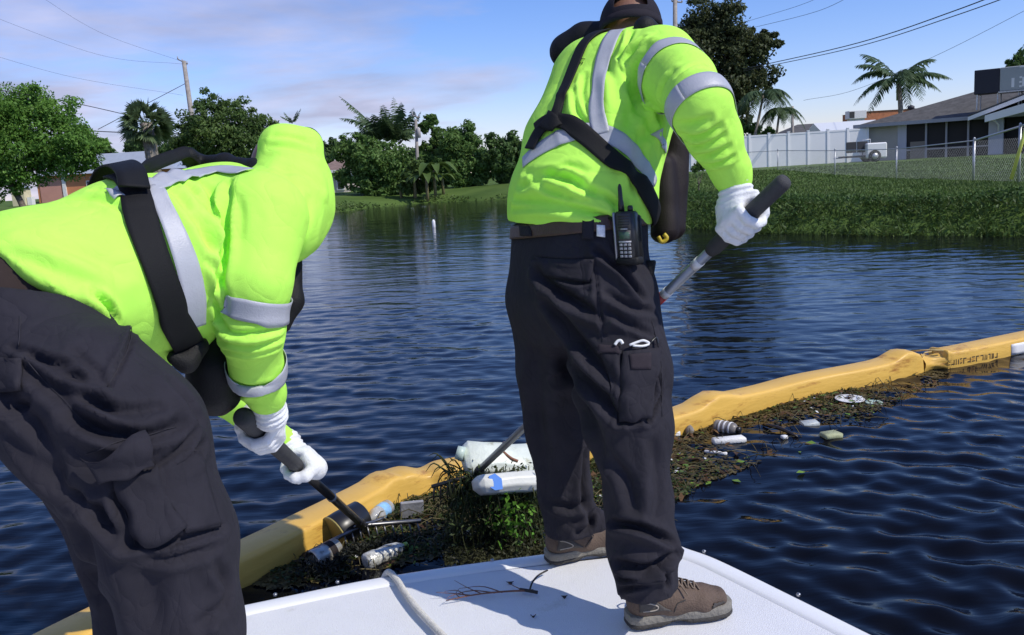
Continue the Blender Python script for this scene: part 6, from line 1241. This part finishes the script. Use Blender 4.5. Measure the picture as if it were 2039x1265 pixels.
def build_weeds():
    rng = np.random.default_rng(8)
    # boom inner waterline, parameter along it
    C = np.array(BOOMP); t_ = np.linspace(0, 1, len(C)); T_ = np.gradient(C, axis=0); T_ /= np.linalg.norm(T_, axis=1, keepdims=True); Sd = np.stack([T_[:, 1], -T_[:, 0], 0 * T_[:, 0]], -1)
    def along(n, u0, u1, wfun, power=1.4):
        # points beside the boom between photo columns u0..u1
        us = np.array([CU + FPX * ((p - CC) @ CR) / ((p - CC) @ CF) for p in C]); i = np.where((us > u0) & (us < u1))[0]; k = rng.choice(i, n); f = rng.uniform(size=n) ** power; w = wfun(us[k]); P = C[k] + T_[k] * rng.uniform(-.05, .05, (n, 1)) + Sd[k] * (.095 + w * f)[:, None]; return P
    wr = lambda u: np.interp(u, [480, 560, 700, 900, 1060, 1200, 1340, 1440, 1560, 1680, 1780, 1850], [.10, .30, .62, .95, .85, .62, .60, .62, .52, .38, .22, .05])
    dens = lambda P: 0.5 + 0.5 * sines(P * (1, 1, 0), 5, 5.0)
    keep = [(PZ(u, v, 0), r) for u, v, r in ((640, 1118, .09), (660, 1105, .07), (735, 1128, .07), (765, 1116, .07), (680, 1078, .09), (748, 1040, .06))]
    clear = lambda P: np.all([np.hypot(P[:, 0] - q[0], P[:, 1] - q[1]) > r for q, r in keep], 0)
    def put(name, n, u0, u1, size, m, zmax, aspect, up, thr=.38, power=1.4, w=wr):
        P = along(n, u0, u1, w, power); P = P[clear(P)]; P = P[rng.uniform(size=len(P)) < np.clip((dens(P) - thr) * 2.2, 0, 1)]; P[:, 2] = wave_z(P[:, 0], P[:, 1]) + .004 + rng.uniform(0, zmax, len(P)); V, Fc = leaf_cloud(P, size, rng, up, aspect); link(name, V, Fc, m, kind='stuff')
    put('floating_weeds', 8000, 500, 1800, .012, GREENS['wet'], .012, .6, 2.0)
    put('brown_scum', 24000, 480, 1830, .014, leafmat('leaf_scum', (.050, .042, .014), (.150, .115, .042), .1, 5.0, .5), .0015, .8, 12.0, .34)
    put('duckweed', 1800, 560, 1800, .009, leafmat('leaf_duckweed', (.10, .20, .02), (.20, .30, .05), .2, 5.0, .4), .010, .8, 3.0, .42)
    put('pale_flecks', 420, 560, 1790, .012, M_WPL, .01, .7, 1.5, .4)
    put('dead_leaves', 900, 560, 1800, .030, leafmat('leaf_dead', (.045, .022, .010), (.17, .095, .040), .1, 7.0, .5), .012, .45, 3.0, .25)
    put('green_leaves', 380, 560, 1800, .024, GREENS['mid'], .012, .5, 3.0, .3)
    put('stray_leaves', 14, 1150, 1600, .022, leafmat('leaf_duckweed', (.10, .20, .02), (.20, .30, .05), .2), .004, .8, 5.0, .0, .5, lambda u: .85 + 0 * u)
    put('matted_weeds', 9000, 600, 1200, .013, GREENS['wet'], .018, .5, .8, .2)
    # stalks and twigs in the raft
    P = np.vstack([along(420, 560, 1180, wr, 1.1), along(170, 1180, 1760, wr, 1.3)]); m = MB()
    for p in P:
        p[2] = wave_z(p[0], p[1]); a = rng.uniform(0, 6.28); L = rng.uniform(.05, .22); e = np.array([math.cos(a), math.sin(a), 0]) * L; m.tube(spline([p, p + e * .5 + (0, 0, rng.uniform(.005, .06)), p + e + (0, 0, rng.uniform(0, .03))], 5), [.002, .0022, .002, .0016, .001], 4)
    m.build('floating_stalks', leafmat('leaf_straw', (.05, .045, .015), (.16, .13, .06), .1, 6.0, .5), kind='stuff')
    # the clump hanging on the lifted rake and piled under it
    hx = nrm(np.cross(nrm(RB - RA), (0, 0, 1))); 
    root = thing('weed_clump', 'dripping clump of green water weeds hanging from the lifted rake under the jugs', 'water weeds', np.array([RB[0], RB[1] + .1, 0]))
    top = lambda: PD(rng.uniform(890, 1075), rng.uniform(925, 985), rng.uniform(3.30, 3.62)); m = MB(); lv = []
    for k in range(260):
        p = top(); L = rng.uniform(.05, .30); q = p + np.array([rng.normal(0, .03), rng.normal(0, .03), -L]); q[2] = max(q[2], .01); mid = (p + q) / 2 + rng.normal(0, .018, 3); S = spline([p, mid, q], 7); m.tube(S, np.linspace(.0022, .0010, 7), 4)
        for s in S[1:]:
            for _ in range(3): lv.append(s + rng.normal(0, .016, 3))
    for k in range(28):                                # long blades sticking out to the left and over the boom
        p = PD(rng.uniform(890, 960), rng.uniform(930, 1010), rng.uniform(3.4, 3.6)); a = rng.uniform(2.2, 4.6); e = np.array([math.cos(a) * .8, rng.uniform(-.4, .6), math.sin(a) * .6 + .2]) * rng.uniform(.06, .19); S = spline([p, p + e * .6 + (0, 0, .02), p + e - (0, 0, .03)], 7); m.tube(S, [.0028, .0032, .003, .0028, .0022, .0016, .0008], 4)
    m.build('stalk_mass', leafmat('leaf_stalk', (.020, .028, .009), (.075, .080, .028), .15, 9.0, .6), root)
    lv = np.array(lv); lv[:, 2] = np.maximum(lv[:, 2], .006); V, Fc = leaf_cloud(lv, .011, rng, .2, .45); link('foliage', V, Fc, leafmat('leaf_clump', (.016, .026, .008), (.052, .072, .020), .2, 9.0, .6), root, kind='stuff')
    lv = np.array([PD(rng.normal(1018, 22), rng.normal(1030, 24), rng.uniform(3.28, 3.42)) for _ in range(150)]); V, Fc = leaf_cloud(lv, .016, rng, .2, .6); link('broad_leaf_mass', V, Fc, leafmat('leaf_fresh', (.08, .21, .02), (.17, .35, .05), .4, 8.0, .4), root, kind='stuff')
    lv = np.array([PD(rng.uniform(880, 1080), rng.normal(1045, 24), rng.uniform(3.25, 3.62)) for _ in range(3600)]); lv[:, 2] = np.clip(lv[:, 2], .004, .10) ; V, Fc = leaf_cloud(lv, .010, rng, .3, .5); link('root_mat', V, Fc, leafmat('leaf_rootmat', (.016, .020, .008), (.050, .050, .020), .1, 9.0, .5), root, kind='stuff')
    # dark mat of fine weed caught on the low rake
    P = []
    for _ in range(4200): a = rng.uniform(0, 1); p = PZ(620, 1100, .05) * (1 - a) + PZ(800, 1060, .05) * a; P.append(p + np.array([rng.normal(0, .03), -abs(rng.normal(0, .10)), 0]))
    P = np.array(P); P = P[clear(P)]; P[:, 2] = wave_z(P[:, 0], P[:, 1]) + rng.uniform(0, .05, len(P)); V, Fc = leaf_cloud(P, .011, rng, .3, .35); link('rake_weeds', V, Fc, leafmat('leaf_blackweed', (.010, .011, .008), (.032, .034, .022), .05, 14.0, .5), kind='stuff')
build_weeds()
